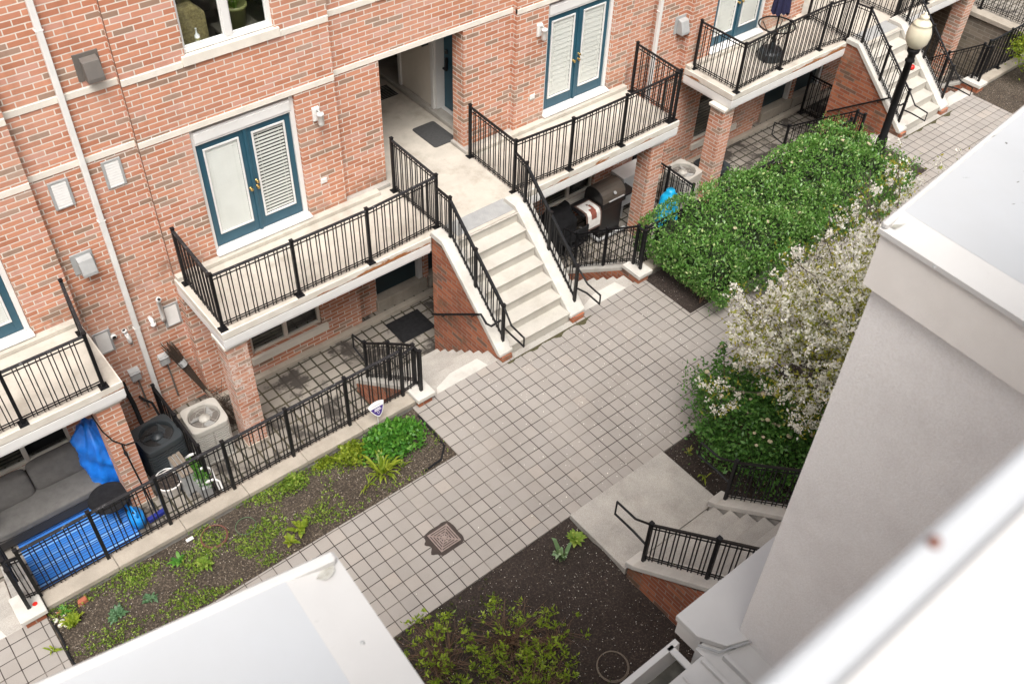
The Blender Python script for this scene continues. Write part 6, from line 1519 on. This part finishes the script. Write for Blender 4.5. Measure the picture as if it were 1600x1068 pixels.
tuft('hosta_tuft', 'bright green tuft by the brick chips under the kerb', (-4.33, 1.02, 0), 34, .10, 'lbright', .22, .8)
tuft('bluish_perennial', 'blue green feathery plant in the left part of the weedy bed', (-3.84, .56, 0), 70, .13, 'lblue', .28, .9)
tuft('bluish_perennial', 'small blue green plant in the middle left of the weedy bed', (-3.42, .53, 0), 46, .11, 'lblue', .28, .9)
tuft('hosta_tuft', 'green leafy rosette right of the coiled hose', (-2.66, .56, 0), 44, .16, 'lweed', .25, .8)
tuft('broad_weed', 'broad leaved weed near the paving edge in the middle of the bed', (-1.42, .30, 0), 26, .16, 'lyel', .38, 1.0)
tuft('broad_weed', 'low broad leaved weed by the paving, left of its taller neighbour', (-1.62, .20, 0), 20, .12, 'lyel', .42, 1.1)
tuft('broad_weed', 'pale broad leaved weed below the wire plant ring', (-2.9, .82, 0), 18, .12, 'lbright', .45, 1.1)
tuft('iris_tuft', 'blue green iris blades on the dark soil by the stoop', (1.02, -2.20, -.03), 12, .40, 'lpale', .15, .34, 'small plants in the beds', 1.0)
tuft('leafy_tuft', 'bright green leafy tuft beside the left edge of the stoop slab', (1.36, -2.10, -.03), 40, .17, 'lweed', .3, .75)
tuft('tiny_sprout', 'tiny sprout with long leaves beside the right edge of the stoop slab', (3.55, -2.45, -.03), 7, .2, 'lyel', .14, 1.2)
tuft('tiny_sprout', 'tiny brown green sprout in the dark soil corner right of the stoop slab', (3.68, -1.98, -.03), 16, .09, 'lserv', .2, 1.1)
tuft('tiny_sprout', 'pale weed on the paving beside the capped pier', (-4.62, .60, 0), 9, .10, 'lyel', .25, 1.2)
bushlet('trough_plant', 'green trailing plants growing in the trough with white scroll brackets', (-1.88, 2.70, PZ + .28), (.12, .34), .22, 520, .04, 'lbright')
tuft('palm_leaves', 'green palm leaves rising from the olive pot behind the window', (.9, 4.80, 4.88), 40, .55, 'lweed', .07, .6, 'potted palm indoors')
# low weeds: nobody could count them
n = 9500; x = RNG.uniform(-4.5, .95, n); y = RNG.uniform(.05, 1.12, n)
w1 = np.exp(-((x + 2.0) / .9) ** 2) * .95 + np.exp(-((y - .98) / .14) ** 2) * .30 + np.exp(-((x + 3.4) / .8) ** 2) * .40 + .12
pat = (np.sin(x * 6.3 + 2 * np.sin(y * 5)) + np.sin(y * 9 + x * 2.2 + 1)) * .62 + .36
k = RNG.uniform(0, 1, n) < w1 * pat; x, y = x[k], y[k]
P = np.concatenate([np.stack([x + RNG.normal(0, .014, len(x)), y + RNG.normal(0, .014, len(x)), RNG.uniform(.0, .035, len(x)) + .012], 1) for _ in range(4)])
tag(leaf_mesh('low_weeds', P, .030, 'lweed', None, up=.8, shape=.6), None, None, None, 'stuff')['label'] = 'thin carpet of low green weeds over the soil of the left bed'
n = 3600; x = RNG.uniform(-2.2, .5, n); y = RNG.uniform(-4.4, -1.82, n)
k = (RNG.uniform(0, 1, n) < np.exp(-((x + 1.0) / .75) ** 2) * (.35 + .5 * (y < -2.9)) ); x, y = x[k], y[k]
P = np.stack([x, y, RNG.uniform(-.02, .06, len(x))], 1); P = np.concatenate([P + RNG.normal(0, .015, P.shape) for _ in range(4)])
tag(leaf_mesh('ground_ivy', P, .032, 'lolive', None, up=.8, shape=.6), None, None, None, 'stuff')['label'] = 'dark low ground cover between the twiggy shrubs of the near bed'
# fallen petals and mulch chips
n = 1700; x = RNG.uniform(-2, 7, n); y = RNG.uniform(-5.4, -1.85, n)
tag(leaf_mesh('fallen_petals', np.stack([x, y, np.full(n, .0)], 1), .012, 'petal', None, up=.0, shape=.7, spread=.3), None, None, None, 'stuff')['label'] = 'tiny white petals scattered over the dark soil near the stoop'
n = 620; x = RNG.normal(3.6, 1.5, n); y = RNG.uniform(-1.72, .9, n); k = (y < 0.0) | ((x > 1.1) & (x < 5.8)); x, y = x[k], y[k]
tag(leaf_mesh('blown_petals', np.stack([x, y, np.full(len(x), .003)], 1), .016, 'petal', None, up=.0, shape=.7, spread=.15), None, None, None, 'stuff')['label'] = 'loose white petals and crumbs blown over the grey pavers'
n = 1500; x = RNG.uniform(-4.5, .95, n); y = RNG.uniform(.04, 1.1, n)
tag(leaf_mesh('dry_chips', np.stack([x, y, np.full(n, .022)], 1), .020, 'chip', None, up=.0, shape=.5, spread=.3), None, None, None, 'stuff')['label'] = 'pale dry bits scattered on the soil of the left bed'

# black plastic edging along the ends of the weedy bed
for pts, lab in (([(-4.50, 1.0, .01), (-4.49, .7, .018), (-4.51, .4, .012), (-4.49, .1, .012), (-4.40, .04, .015)], 'black plastic bed edging at the left end of the weedy bed'), ([(.97, .95, .015), (.96, .6, .02), (.93, .25, .02), (.75, .08, .022), (.45, .06, .012)], 'black plastic bed edging at the right end of the weedy bed')):
    b = B(); b.tube(pts, .016, 6); tag(b.build('bed_edging', 'rubber'), lab, 'edging', 'black plastic edging round the weedy bed')
